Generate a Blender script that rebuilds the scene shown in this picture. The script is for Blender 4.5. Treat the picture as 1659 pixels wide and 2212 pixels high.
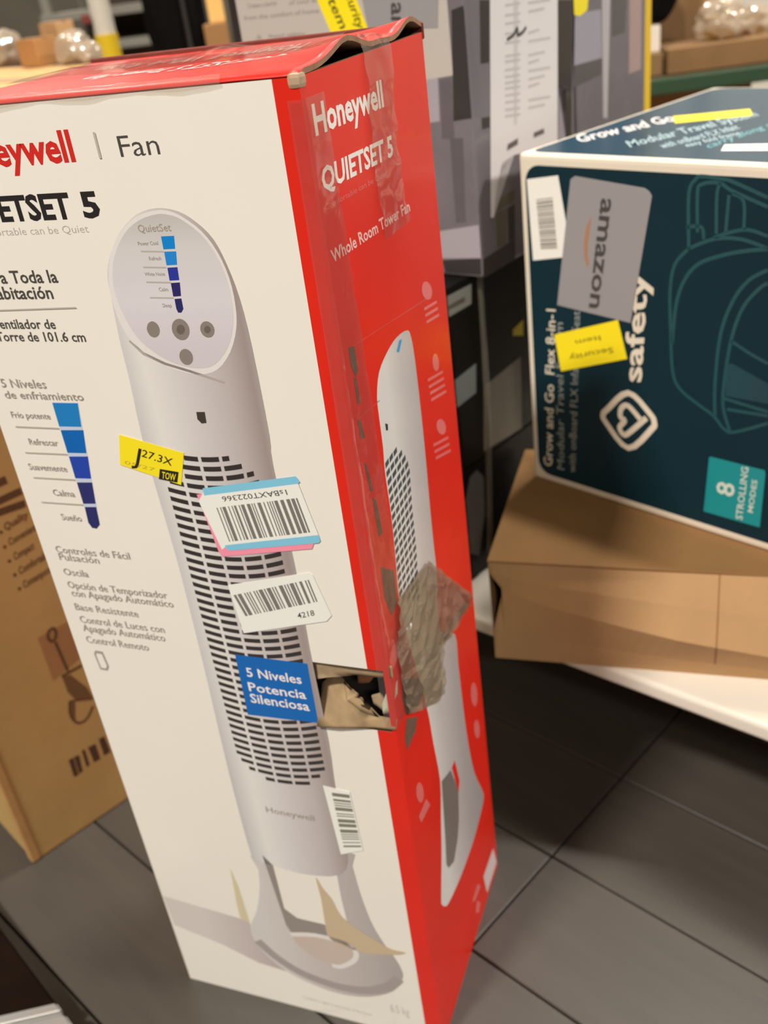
import bpy, bmesh, math, random
from mathutils import Vector, Matrix, noise

# ------------------------------------------------------------------ camera, world, light, exposure
scene = bpy.context.scene
for o in list(bpy.data.objects):
    bpy.data.objects.remove(o)
COL = scene.collection
R = random.Random(11)

FPX, CXP, CYP = 2111.2, 829.5, 1106.0
CAM = Vector((0.29561, -0.64529, 1.14242))
YAW, PITCH, ROLL = (math.radians(a) for a in (-23.2383, 29.40685, -7.86418))
_fw = Vector((math.sin(YAW)*math.cos(PITCH), math.cos(YAW)*math.cos(PITCH), -math.sin(PITCH)))
_r = Vector((math.cos(YAW), -math.sin(YAW), 0)); _u = _r.cross(_fw)
_r2 = _r*math.cos(ROLL) + _u*math.sin(ROLL); _u2 = _u*math.cos(ROLL) - _r*math.sin(ROLL)
cam_d = bpy.data.cameras.new('camera'); cam = bpy.data.objects.new('camera', cam_d); COL.objects.link(cam)
cam.matrix_world = Matrix(((_r2.x, _u2.x, -_fw.x, CAM.x), (_r2.y, _u2.y, -_fw.y, CAM.y), (_r2.z, _u2.z, -_fw.z, CAM.z), (0, 0, 0, 1)))
cam_d.sensor_fit = 'HORIZONTAL'; cam_d.sensor_width = 36.0; cam_d.lens = FPX/1659*36.0
cam_d.clip_start = 0.02; cam_d.clip_end = 80
cam_d.dof.use_dof = True; cam_d.dof.focus_distance = 0.74; cam_d.dof.aperture_fstop = 7.5
scene.camera = cam
scene.view_settings.view_transform = 'Standard'; scene.view_settings.look = 'None'
scene.view_settings.gamma = 1.0; scene.view_settings.use_curve_mapping = False
scene.view_settings.exposure = 0.0

world = bpy.data.worlds.new('warehouse_air'); scene.world = world; world.use_nodes = True
world.node_tree.nodes['Background'].inputs[0].default_value = (1.0, 0.95, 0.88, 1)
world.node_tree.nodes['Background'].inputs[1].default_value = 0.10

def ceiling_lamp(x, y, power, sx=1.2, sy=0.3, z=4.15, rz=0.0):
    l = bpy.data.lights.new('ceiling_panel_light', 'AREA'); l.shape = 'RECTANGLE'; l.size = sx; l.size_y = sy
    l.energy = power; l.color = (1.0, 0.965, 0.91)
    o = bpy.data.objects.new('ceiling_panel_light', l); COL.objects.link(o); o.location = (x, y, z); o.rotation_euler = (0, 0, rz)
    return o
LAMPS = [(.62, 1.75, 6.0, 230, .7, .3), (-1.85, -4.65, 8.0, 1230, 1.1, .7), (6.6, .4, 5.0, 690, 1.2, .5), (3.2, -5.2, 5.0, 230, 1.2, .5), (-4.6, 5.4, 4.6, 170, 1.3, .9), (1.4, 4.6, 5.0, 90, 1.2, .3), (-1.2, 6.0, 5.0, 70, 1.2, .3)]
for (x, y, z, p, sx, sy) in LAMPS:
    ceiling_lamp(x, y, p, sx, sy, z)

# ------------------------------------------------------------------ helpers
def at(x, y, d):
    return CAM + (_fw + _r2*((x-CXP)/FPX) - _u2*((y-CYP)/FPX))*d
def lin(c):
    c = c/255.0
    return c/12.92 if c <= 0.04045 else ((c+0.055)/1.055)**2.4
def rgb(t): return (lin(t[0]), lin(t[1]), lin(t[2]), 1.0)
MATS = {}
def M(name, col, rough=0.6, coat=0.0, spec=0.5, var=0.0, vscale=8.0, bump=0.0, bscale=60.0, alpha=1.0, metal=0.0, stretch=None, emit=0.0, coat_rough=0.08):
    if name in MATS: return MATS[name]
    m = bpy.data.materials.new(name); m.use_nodes = True; nt = m.node_tree; b = nt.nodes['Principled BSDF']
    b.inputs['Base Color'].default_value = rgb(col); b.inputs['Roughness'].default_value = rough
    b.inputs['Specular IOR Level'].default_value = spec; b.inputs['Coat Weight'].default_value = coat
    b.inputs['Coat Roughness'].default_value = coat_rough; b.inputs['Alpha'].default_value = alpha; b.inputs['Metallic'].default_value = metal
    if var > 0 or bump > 0:
        tc = nt.nodes.new('ShaderNodeTexCoord'); mp = nt.nodes.new('ShaderNodeMapping')
        nt.links.new(tc.outputs['Object'], mp.inputs['Vector'])
        if stretch: mp.inputs['Scale'].default_value = stretch
    if var > 0:
        n = nt.nodes.new('ShaderNodeTexNoise'); n.inputs['Scale'].default_value = vscale; n.inputs['Detail'].default_value = 5
        nt.links.new(mp.outputs['Vector'], n.inputs['Vector'])
        mr = nt.nodes.new('ShaderNodeMapRange'); mr.inputs['From Min'].default_value = .3; mr.inputs['From Max'].default_value = .7
        mr.inputs['To Min'].default_value = 1-var; mr.inputs['To Max'].default_value = 1+var
        nt.links.new(n.outputs['Fac'], mr.inputs['Value'])
        mx = nt.nodes.new('ShaderNodeVectorMath'); mx.operation = 'SCALE'; mx.inputs[0].default_value = rgb(col)[:3]
        nt.links.new(mr.outputs['Result'], mx.inputs['Scale']); nt.links.new(mx.outputs['Vector'], b.inputs['Base Color'])
    if bump > 0:
        n2 = nt.nodes.new('ShaderNodeTexNoise'); n2.inputs['Scale'].default_value = bscale; n2.inputs['Detail'].default_value = 3
        nt.links.new(mp.outputs['Vector'], n2.inputs['Vector'])
        bp = nt.nodes.new('ShaderNodeBump'); bp.inputs['Strength'].default_value = bump; bp.inputs['Distance'].default_value = 0.004
        nt.links.new(n2.outputs['Fac'], bp.inputs['Height']); nt.links.new(bp.outputs['Normal'], b.inputs['Normal'])
        if coat > 0: nt.links.new(bp.outputs['Normal'], b.inputs['Coat Normal'])
    if emit > 0:
        b.inputs['Emission Color'].default_value = rgb(col); b.inputs['Emission Strength'].default_value = emit
    MATS[name] = m
    return m
def ramp_mat(name, axis, lo, hi, stops, rough=0.35, coat=0.25):
    m = bpy.data.materials.new(name); m.use_nodes = True; nt = m.node_tree; b = nt.nodes['Principled BSDF']
    b.inputs['Roughness'].default_value = rough; b.inputs['Coat Weight'].default_value = coat; b.inputs['Coat Roughness'].default_value = .12
    tc = nt.nodes.new('ShaderNodeTexCoord'); sp = nt.nodes.new('ShaderNodeSeparateXYZ'); nt.links.new(tc.outputs['Object'], sp.inputs[0])
    mr = nt.nodes.new('ShaderNodeMapRange'); mr.inputs['From Min'].default_value = lo; mr.inputs['From Max'].default_value = hi
    nt.links.new(sp.outputs[axis], mr.inputs['Value'])
    cr = nt.nodes.new('ShaderNodeValToRGB'); el = cr.color_ramp.elements
    while len(el) < len(stops): el.new(0.5)
    for e, (p, c) in zip(el, stops): e.position = p; e.color = rgb(c)
    nt.links.new(mr.outputs['Result'], cr.inputs['Fac']); nt.links.new(cr.outputs['Color'], b.inputs['Base Color'])
    MATS[name] = m
    return m

def film_mat(name, tint=(245, 240, 235), rough=.12, milky=.05, body=(220, 205, 195), bump=.4, bscale=40, ior=1.45):
    m = bpy.data.materials.new(name); m.use_nodes = True; nt = m.node_tree; nt.nodes.remove(nt.nodes['Principled BSDF']); out = nt.nodes['Material Output']
    tr = nt.nodes.new('ShaderNodeBsdfTransparent'); tr.inputs[0].default_value = rgb(tint)
    df = nt.nodes.new('ShaderNodeBsdfDiffuse'); df.inputs[0].default_value = rgb(body)
    gl = nt.nodes.new('ShaderNodeBsdfGlossy'); gl.inputs['Roughness'].default_value = rough
    lw = nt.nodes.new('ShaderNodeLayerWeight'); pw = nt.nodes.new('ShaderNodeMath'); pw.operation = 'POWER'; pw.inputs[1].default_value = 5.0   # Schlick reflectance of a thin film
    nt.links.new(lw.outputs['Facing'], pw.inputs[0]); fr = nt.nodes.new('ShaderNodeMath'); fr.operation = 'MULTIPLY_ADD'; r0 = ((ior-1)/(ior+1))**2*1.8
    nt.links.new(pw.outputs[0], fr.inputs[0]); fr.inputs[1].default_value = .55*(1-r0); fr.inputs[2].default_value = r0
    a = nt.nodes.new('ShaderNodeMixShader'); a.inputs[0].default_value = milky; b = nt.nodes.new('ShaderNodeMixShader')
    nt.links.new(tr.outputs[0], a.inputs[1]); nt.links.new(df.outputs[0], a.inputs[2]); nt.links.new(a.outputs[0], b.inputs[1]); nt.links.new(gl.outputs[0], b.inputs[2])
    nt.links.new(fr.outputs[0], b.inputs[0]); nt.links.new(b.outputs[0], out.inputs['Surface'])
    tc = nt.nodes.new('ShaderNodeTexCoord'); n = nt.nodes.new('ShaderNodeTexNoise'); n.inputs['Scale'].default_value = bscale; nt.links.new(tc.outputs['Object'], n.inputs['Vector'])
    bp = nt.nodes.new('ShaderNodeBump'); bp.inputs['Strength'].default_value = bump; bp.inputs['Distance'].default_value = .004; nt.links.new(n.outputs['Fac'], bp.inputs['Height'])
    nt.links.new(bp.outputs['Normal'], gl.inputs['Normal'])
    MATS[name] = m
    return m
WORLD_M = {}
def wm(o): return WORLD_M.get(o.name, Matrix.Identity(4))
def put(name, me, parent=None, mat=None, mw=None):
    o = bpy.data.objects.new(name, me); COL.objects.link(o)
    mw = mw if mw is not None else Matrix.Identity(4)
    o.matrix_basis = mw
    if parent is not None:
        o.parent = parent; o.matrix_parent_inverse = wm(parent).inverted()
    WORLD_M[o.name] = mw.copy()
    if mat is not None and me is not None:
        for mm in (mat if isinstance(mat, (list, tuple)) else [mat]): me.materials.append(mm)
    return o
def thing(name, label, cat, loc, group=None, rz=0.0):
    o = put(name, None, None, None, Matrix.Translation(Vector(loc)) @ Matrix.Rotation(rz, 4, 'Z'))
    o.empty_display_size = 0.05
    return tag(o, label, cat, group)
def tag(o, label, cat, group=None, kind=None):
    o['label'] = label; o['category'] = cat
    if group: o['group'] = group
    if kind: o['kind'] = kind
    return o
def struct(o):
    o['kind'] = 'structure'; return o
def mesh(name, verts, faces, mids=None, smooth=False):
    me = bpy.data.meshes.new(name); me.from_pydata([tuple(v) for v in verts], [], faces)
    if mids:
        for p, i in zip(me.polygons, mids): p.material_index = i
    if smooth:
        for p in me.polygons: p.use_smooth = True
    me.update(); return me
def boxmesh(name, sx, sy, sz, bevel=0.0, seg=2, org=(0, 0, 0)):
    """box from org to org+size"""
    bm = bmesh.new(); bmesh.ops.create_cube(bm, size=1.0)
    for v in bm.verts: v.co = Vector(((v.co.x+.5)*sx+org[0], (v.co.y+.5)*sy+org[1], (v.co.z+.5)*sz+org[2]))
    if bevel > 0: bmesh.ops.bevel(bm, geom=bm.edges[:], offset=bevel, segments=seg, affect='EDGES', profile=.6)
    me = bpy.data.meshes.new(name); bm.to_mesh(me); bm.free(); return me
def cyl(name, r, h, n=20, r2=None):
    r2 = r if r2 is None else r2
    vs = [(r*math.cos(2*math.pi*i/n), r*math.sin(2*math.pi*i/n), 0) for i in range(n)] + [(r2*math.cos(2*math.pi*i/n), r2*math.sin(2*math.pi*i/n), h) for i in range(n)]
    fs = [(i, (i+1) % n, n+(i+1) % n, n+i) for i in range(n)] + [tuple(range(n-1, -1, -1)), tuple(range(n, 2*n))]
    return mesh(name, vs, fs)
def frame(O, U, V, off=0.0):
    O, U, V = Vector(O), Vector(U).normalized(), Vector(V).normalized(); N = U.cross(V)
    P = O + N*off
    return Matrix(((U.x, V.x, N.x, P.x), (U.y, V.y, N.y, P.y), (U.z, V.z, N.z, P.z), (0, 0, 0, 1)))
PLANES={'F': [[0.0, 0.0, 0.0], [1.0, 0.0, 0.0], [0.0, 0.0, 1.0]], 'S': [[0.0, 0.0, 0.0], [0.0, 1.0, 0.0], [0.0, 0.0, 1.0]], 'T': [[0.0, 0.0, 1.08], [1.0, 0.0, 0.0], [0.0, 1.0, 0.0]], 'TF': [[-0.008, 0.658, 0.425], [0.898, -0.44, 0.0], [0.0, 0.0, 1.0]], 'TT': [[-0.008, 0.658, 0.9015], [0.898, -0.44, 0.0], [0.44, 0.898, 0.0]], 'BR': [[-0.103, 0.601, 0.0], [0.32999, 0.94398, 0.0], [0.0, 0.0, 1.0]], 'GF': [[-0.06173, 0.64396, 0.0], [0.95328, -0.30209, 0.0], [0.0, 0.0, 1.0]], 'GR': [[-0.06173, 0.64396, 0.0], [0.30209, 0.95328, 0.0], [0.0, 0.0, 1.0]], 'LB': [[-0.691, 0.113, 0.0], [0.44481, 0.89562, 0.0], [0.0, 0.0, 1.0]]}
SHAPES={
 'rule':[[[-0.1708,1.0561],[-0.1706,1.0374],[-0.1686,1.0375],[-0.1688,1.0561]],[[-0.3389,0.9196],[-0.2295,0.9222],[-0.2295,0.9235],[-0.3389,0.9208]],[[-0.3337,0.8098],[-0.2851,0.8099],[-0.2851,0.8114],[-0.3337,0.8113]],[[-0.3325,0.7833],[-0.2849,0.7838],[-0.2849,0.7853],[-0.3325,0.7847]],[[-0.3325,0.7569],[-0.2849,0.7573],[-0.285,0.7589],[-0.3325,0.7584]],[[-0.3329,0.7302],[-0.2849,0.7306],[-0.2849,0.7322],[-0.333,0.7317]],[[-0.1542,0.9671],[-0.1339,0.9663],[-0.1339,0.9674],[-0.1542,0.9682]],[[-0.1555,0.9546],[-0.135,0.9539],[-0.135,0.955],[-0.1555,0.9557]],[[-0.156,0.9427],[-0.1337,0.942],[-0.1337,0.9431],[-0.156,0.9438]],[[-0.1561,0.9301],[-0.1348,0.9296],[-0.1347,0.9307],[-0.1561,0.9312]]],
 'scale0':[[[-0.284,0.8356],[-0.2567,0.836],[-0.2603,0.813],[-0.2845,0.8125]]],
 'scale1':[[[-0.2842,0.8088],[-0.2593,0.8099],[-0.2634,0.7866],[-0.2844,0.786]]],
 'scale2':[[[-0.2841,0.7822],[-0.2629,0.7833],[-0.2668,0.7602],[-0.2845,0.7596]]],
 'scale3':[[[-0.2843,0.7552],[-0.267,0.7563],[-0.2702,0.7335],[-0.2845,0.7324]]],
 'scale4':[[[-0.2841,0.7289],[-0.2708,0.7299],[-0.2727,0.7106],[-0.2779,0.7055],[-0.283,0.7061],[-0.2855,0.7116]]],
 'scalebed':[[[-0.2844,0.8361],[-0.2561,0.8365],[-0.2705,0.7275],[-0.2844,0.7264]]],
 'remote':[[[-0.3279,0.5526],[-0.3188,0.5521],[-0.3167,0.5327],[-0.3203,0.5266],[-0.3295,0.527],[-0.3311,0.5478]]],
 'remote_in':[[[-0.3273,0.549],[-0.321,0.5487],[-0.3193,0.5336],[-0.3218,0.5295],[-0.3275,0.5298],[-0.3287,0.5463]]],
 'fan_body':[[[-0.1904,0.9508],[-0.1927,0.9319],[-0.1956,0.8925],[-0.1962,0.8596],[-0.199,0.8075],[-0.1988,0.7583],[-0.1967,0.6754],[-0.1982,0.5597],[-0.2011,0.4631],[-0.203,0.3721],[-0.202,0.2735],[-0.1939,0.2695],[-0.1773,0.2672],[-0.1496,0.2635],[-0.1241,0.2654],[-0.0958,0.2742],[-0.0797,0.3009],[-0.077,0.3721],[-0.077,0.4187],[-0.0745,0.4762],[-0.0754,0.5946],[-0.0738,0.6773],[-0.0759,0.7848],[-0.0738,0.8129],[-0.0739,0.8888],[-0.0763,0.9289],[-0.0818,0.9563],[-0.0889,0.9754],[-0.0998,0.9878],[-0.1135,0.9965],[-0.1316,0.9996],[-0.1503,0.9955],[-0.1686,0.9832],[-0.1819,0.9673]]],
 'fan_panel':[[[-0.1328,0.995],[-0.1492,0.9911],[-0.1653,0.9813],[-0.1794,0.9645],[-0.1865,0.9469],[-0.1876,0.9297],[-0.1831,0.9091],[-0.1747,0.8933],[-0.1593,0.8807],[-0.1426,0.8734],[-0.1247,0.8711],[-0.1101,0.875],[-0.0958,0.8887],[-0.0871,0.9061],[-0.0837,0.9239],[-0.0842,0.9452],[-0.0894,0.9641],[-0.0985,0.9792],[-0.1126,0.9906],[-0.1223,0.9942]]],
 'fan_rim':[[[-0.1321,0.9979],[-0.1518,0.9935],[-0.1701,0.9805],[-0.184,0.9626],[-0.1912,0.9429],[-0.1926,0.9247],[-0.1885,0.9028],[-0.1787,0.8875],[-0.1619,0.8753],[-0.1439,0.868],[-0.126,0.8657],[-0.109,0.8703],[-0.0938,0.8857],[-0.0843,0.9051],[-0.081,0.9239],[-0.0816,0.9451],[-0.0871,0.965],[-0.097,0.981],[-0.1111,0.9924],[-0.1216,0.9969]]],
 'fan_seam':[[[-0.1859,0.8954],[-0.1748,0.8843],[-0.156,0.8754],[-0.1343,0.8693],[-0.1046,0.8597],[-0.1056,0.858],[-0.136,0.8673],[-0.1577,0.8734],[-0.1766,0.8821],[-0.1866,0.8933]]],
 'fan_sensor':[[[-0.1383,0.8318],[-0.13,0.8321],[-0.1307,0.8219],[-0.1356,0.8212],[-0.1388,0.825]]],
 'disp0':[[[-0.133,0.9784],[-0.1216,0.9785],[-0.1231,0.9688],[-0.1335,0.9686]]],
 'disp1':[[[-0.1334,0.9667],[-0.1228,0.9667],[-0.1246,0.9565],[-0.134,0.9562]]],
 'disp2':[[[-0.1338,0.9542],[-0.1248,0.9545],[-0.1257,0.9444],[-0.1345,0.9441]]],
 'disp3':[[[-0.1339,0.9421],[-0.1257,0.9425],[-0.1274,0.9317],[-0.1345,0.9313]]],
 'disp4':[[[-0.1339,0.9293],[-0.1276,0.9297],[-0.1279,0.9212],[-0.1305,0.9182],[-0.1334,0.9182],[-0.1343,0.9213]]],
 'button':[[[-0.1543,0.9041],[-0.1548,0.902],[-0.1558,0.9001],[-0.1573,0.8986],[-0.1591,0.8976],[-0.161,0.8972],[-0.1629,0.8976],[-0.1645,0.8985],[-0.1656,0.9001],[-0.1663,0.902],[-0.1664,0.9041],[-0.1658,0.9062],[-0.1647,0.9081],[-0.1632,0.9097],[-0.1615,0.9106],[-0.1596,0.911],[-0.1577,0.9106],[-0.1562,0.9096],[-0.155,0.9081],[-0.1544,0.9062]],[[-0.1266,0.9042],[-0.1272,0.9014],[-0.1286,0.8989],[-0.1305,0.8968],[-0.1329,0.8955],[-0.1355,0.8951],[-0.138,0.8955],[-0.1402,0.8968],[-0.1418,0.8988],[-0.1428,0.9013],[-0.1429,0.9042],[-0.1422,0.907],[-0.1408,0.9095],[-0.1388,0.9115],[-0.1364,0.9127],[-0.1339,0.9132],[-0.1314,0.9127],[-0.1293,0.9114],[-0.1277,0.9095],[-0.1267,0.907]],[[-0.1039,0.9042],[-0.1044,0.9021],[-0.1054,0.9002],[-0.1069,0.8987],[-0.1088,0.8977],[-0.1108,0.8974],[-0.1128,0.8977],[-0.1145,0.8987],[-0.1159,0.9002],[-0.1166,0.9021],[-0.1168,0.9042],[-0.1163,0.9063],[-0.1152,0.9082],[-0.1137,0.9097],[-0.1118,0.9107],[-0.1098,0.911],[-0.1079,0.9107],[-0.1062,0.9097],[-0.1048,0.9082],[-0.1041,0.9063]],[[-0.1292,0.8809],[-0.1297,0.8787],[-0.1307,0.8767],[-0.1323,0.8752],[-0.1341,0.8741],[-0.1361,0.8738],[-0.1381,0.8741],[-0.1397,0.875],[-0.141,0.8766],[-0.1417,0.8785],[-0.1419,0.8807],[-0.1413,0.8829],[-0.1403,0.8848],[-0.1387,0.8864],[-0.1369,0.8874],[-0.1349,0.8878],[-0.133,0.8874],[-0.1313,0.8865],[-0.13,0.8849],[-0.1293,0.883]]],
 'button_in':[[[-0.1308,0.9042],[-0.1317,0.9024],[-0.1331,0.901],[-0.1349,0.9001],[-0.1366,0.9001],[-0.1379,0.9009],[-0.1386,0.9024],[-0.1386,0.9042],[-0.1377,0.9059],[-0.1363,0.9074],[-0.1345,0.9082],[-0.1328,0.9082],[-0.1315,0.9074],[-0.1308,0.906]],[[-0.1074,0.9042],[-0.108,0.9029],[-0.1091,0.9018],[-0.1104,0.9012],[-0.1117,0.9012],[-0.1127,0.9018],[-0.1133,0.9029],[-0.1132,0.9042],[-0.1126,0.9055],[-0.1116,0.9066],[-0.1103,0.9072],[-0.109,0.9072],[-0.108,0.9066],[-0.1074,0.9055]]],
 'fan_base':[[[-0.1949,0.2853],[-0.0786,0.3165],[-0.0754,0.2943],[-0.0726,0.2535],[-0.0659,0.2061],[-0.0548,0.1714],[-0.0441,0.1488],[-0.0384,0.1308],[-0.0388,0.1138],[-0.0543,0.0839],[-0.0879,0.0605],[-0.1254,0.0516],[-0.1617,0.0561],[-0.1969,0.0704],[-0.2221,0.0973],[-0.2323,0.122],[-0.2302,0.1468],[-0.2157,0.1783],[-0.2033,0.221],[-0.1983,0.2539]]],
 'fan_open':[[[-0.1779,0.2688],[-0.1369,0.2696],[-0.097,0.274],[-0.0977,0.2337],[-0.0965,0.1963],[-0.1079,0.1667],[-0.1267,0.1802],[-0.1618,0.1814],[-0.1764,0.1931],[-0.1774,0.2318]]],
 'fan_basedark':[[[-0.1876,0.2813],[-0.1768,0.2676],[-0.1763,0.1938],[-0.1618,0.1814],[-0.1265,0.1812],[-0.1269,0.1571],[-0.147,0.1571],[-0.1748,0.1496],[-0.1796,0.1631]]],
 'fan_hole':[[[-0.1757,0.1449],[-0.1454,0.1526],[-0.11,0.1527],[-0.0974,0.1437],[-0.105,0.1235],[-0.1288,0.1082],[-0.1565,0.1158]]],
 'fan_curtain':[[[-0.1245,0.2626],[-0.1182,0.2461],[-0.1095,0.2301],[-0.1022,0.2041],[-0.0823,0.1849],[-0.0614,0.1724],[-0.0467,0.1643],[-0.029,0.1639],[-0.0457,0.1542],[-0.0879,0.1453],[-0.1193,0.1529],[-0.1259,0.1706],[-0.1238,0.2258]]],
 'fan_grass':[[[-0.2367,0.2463],[-0.2324,0.2157],[-0.2312,0.1634],[-0.2306,0.1484],[-0.2427,0.1564],[-0.2419,0.1835]]],
 'fan_shadow':[[[-0.35,0.1637],[-0.2307,0.1535],[-0.2321,0.1228],[-0.2143,0.0908],[-0.1929,0.0696],[-0.2339,0.0731],[-0.2822,0.0927],[-0.3475,0.109]]],
 'patch':[[[-0.1585,0.5725],[-0.0811,0.5728],[-0.0819,0.4985],[-0.1606,0.4951]]],
 'sticker_j':[[[-0.222,0.8074],[-0.1601,0.7923],[-0.171,0.7601],[-0.1896,0.7654],[-0.23,0.7771]]],
 'sticker_j_box':[[[-0.1889,0.7752],[-0.1701,0.7731],[-0.1743,0.7622],[-0.1927,0.7648]]],
 'lab_pink':[[[-0.1574,0.7512],[-0.0651,0.7685],[-0.0512,0.7094],[-0.0536,0.7042],[-0.1464,0.6872],[-0.1488,0.6918]]],
 'lab_white':[[[-0.1504,0.7533],[-0.0557,0.7707],[-0.0445,0.7174],[-0.1397,0.6987],[-0.1447,0.6948],[-0.157,0.7447]]],
 'lab_blue':[[[-0.1497,0.7583],[-0.0562,0.776],[-0.0534,0.7708],[-0.0556,0.7688],[-0.1498,0.7509]],[[-0.1407,0.7],[-0.0449,0.7193],[-0.0441,0.7133],[-0.0463,0.711],[-0.1373,0.6946],[-0.1407,0.6977]]],
 'bc1':[[[-0.14029217129510663,0.7392622245907505],[-0.05852701552076012,0.7548736667861766],[-0.05222577101645609,0.7213086926805363],[-0.1351105542113092,0.70429115424675]]],
 'lab2':[[[-0.1475,0.6556],[-0.0609,0.6787],[-0.0577,0.6765],[-0.0462,0.6335],[-0.0523,0.6264],[-0.1428,0.6005]]],
 'bc2':[[[-0.14411094209033082,0.6447154070450039],[-0.06244957125250794,0.6708719995280263],[-0.05763856775744214,0.6476395575521087],[-0.13628710904502317,0.6214884842529507]]],
 'lab3':[[[-0.0911,0.4117],[-0.0616,0.4092],[-0.0587,0.3239],[-0.0865,0.31]]],
 'bc3':[[[-0.08251586335379851,0.40372289061972355],[-0.06268706548262631,0.4049591139363622],[-0.06015070674746209,0.32845859334343186],[-0.08125281995103817,0.32287360316514746]]],
 'hole':[[[-0.081,0.5734],[0.004,0.5777],[0.0002,0.5044],[-0.082,0.4979]]],
 'flap_top':[[[-0.0802,0.5739],[0.0025,0.5777],[0.0025,0.5652],[-0.0163,0.5633],[-0.0367,0.5632],[-0.0583,0.5573],[-0.0787,0.5521]]],
 'flap_low':[[[-0.0775,0.5374],[-0.0641,0.5512],[-0.0539,0.5442],[-0.05,0.5275],[-0.0351,0.5183],[-0.0164,0.5149],[0.0005,0.5131],[-0.0001,0.5055],[-0.0821,0.4973]]],
 'lump':[[[-0.044,0.5459],[-0.0367,0.5519],[-0.0271,0.5525],[-0.024,0.5464],[-0.0305,0.5395],[-0.0419,0.5386]]],
 'shred':[[[-0.0128,0.5301],[-0.0081,0.5424],[0.0007,0.5505],[0.0018,0.5403],[-0.0039,0.5259],[-0.0106,0.5227]]],
 'shred2':[[[-0.0271,0.5295],[-0.0187,0.5329],[-0.006,0.5216],[-0.01,0.515],[-0.025,0.5221]]],
 'side_fan':[[[0.1527,0.8473],[0.1237,0.8512],[0.0972,0.8478],[0.0733,0.8392],[0.062,0.8221],[0.0605,0.8042],[0.0603,0.775],[0.0572,0.7517],[0.0582,0.7089],[0.0554,0.6693],[0.0499,0.6207],[0.0593,0.5647],[0.0838,0.4649],[0.0903,0.4037],[0.0964,0.3424],[0.0851,0.2981],[0.0722,0.2502],[0.0538,0.1973],[0.0545,0.1871],[0.061,0.1764],[0.0751,0.1649],[0.1246,0.1525],[0.1811,0.1492],[0.2197,0.1558],[0.2411,0.1644],[0.2419,0.1789],[0.2148,0.2408],[0.2023,0.3093],[0.1986,0.3662],[0.1972,0.427],[0.1965,0.4714],[0.1504,0.5105],[0.1594,0.5774],[0.1597,0.6112],[0.1611,0.6582],[0.1644,0.7096],[0.1656,0.7652],[0.1647,0.8121],[0.1611,0.8371]]],
 'side_dark':[[[0.1003,0.3378],[0.1325,0.3238],[0.1505,0.2733],[0.1414,0.2346],[0.1298,0.2143],[0.1089,0.1983],[0.0889,0.209],[0.0829,0.222],[0.09,0.26]]],
 'side_notch':[[[0.1372,0.323],[0.1498,0.3223],[0.1582,0.2813],[0.1495,0.2703]]],
 'side_blue':[[[0.1372,0.8448],[0.1259,0.8365],[0.1196,0.8397],[0.1295,0.8465]]],
 'side_sensor':[[[0.0719,0.7925],[0.0778,0.7891],[0.0769,0.7837],[0.0719,0.7855]]],
 'side_grille':[[[0.0589,0.7613],[0.0909,0.7586],[0.1092,0.745],[0.1188,0.7261],[0.1131,0.6857],[0.1109,0.6418],[0.1023,0.584],[0.0499,0.6207],[0.0554,0.6693],[0.0582,0.7089],[0.0587,0.7509]]],
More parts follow.
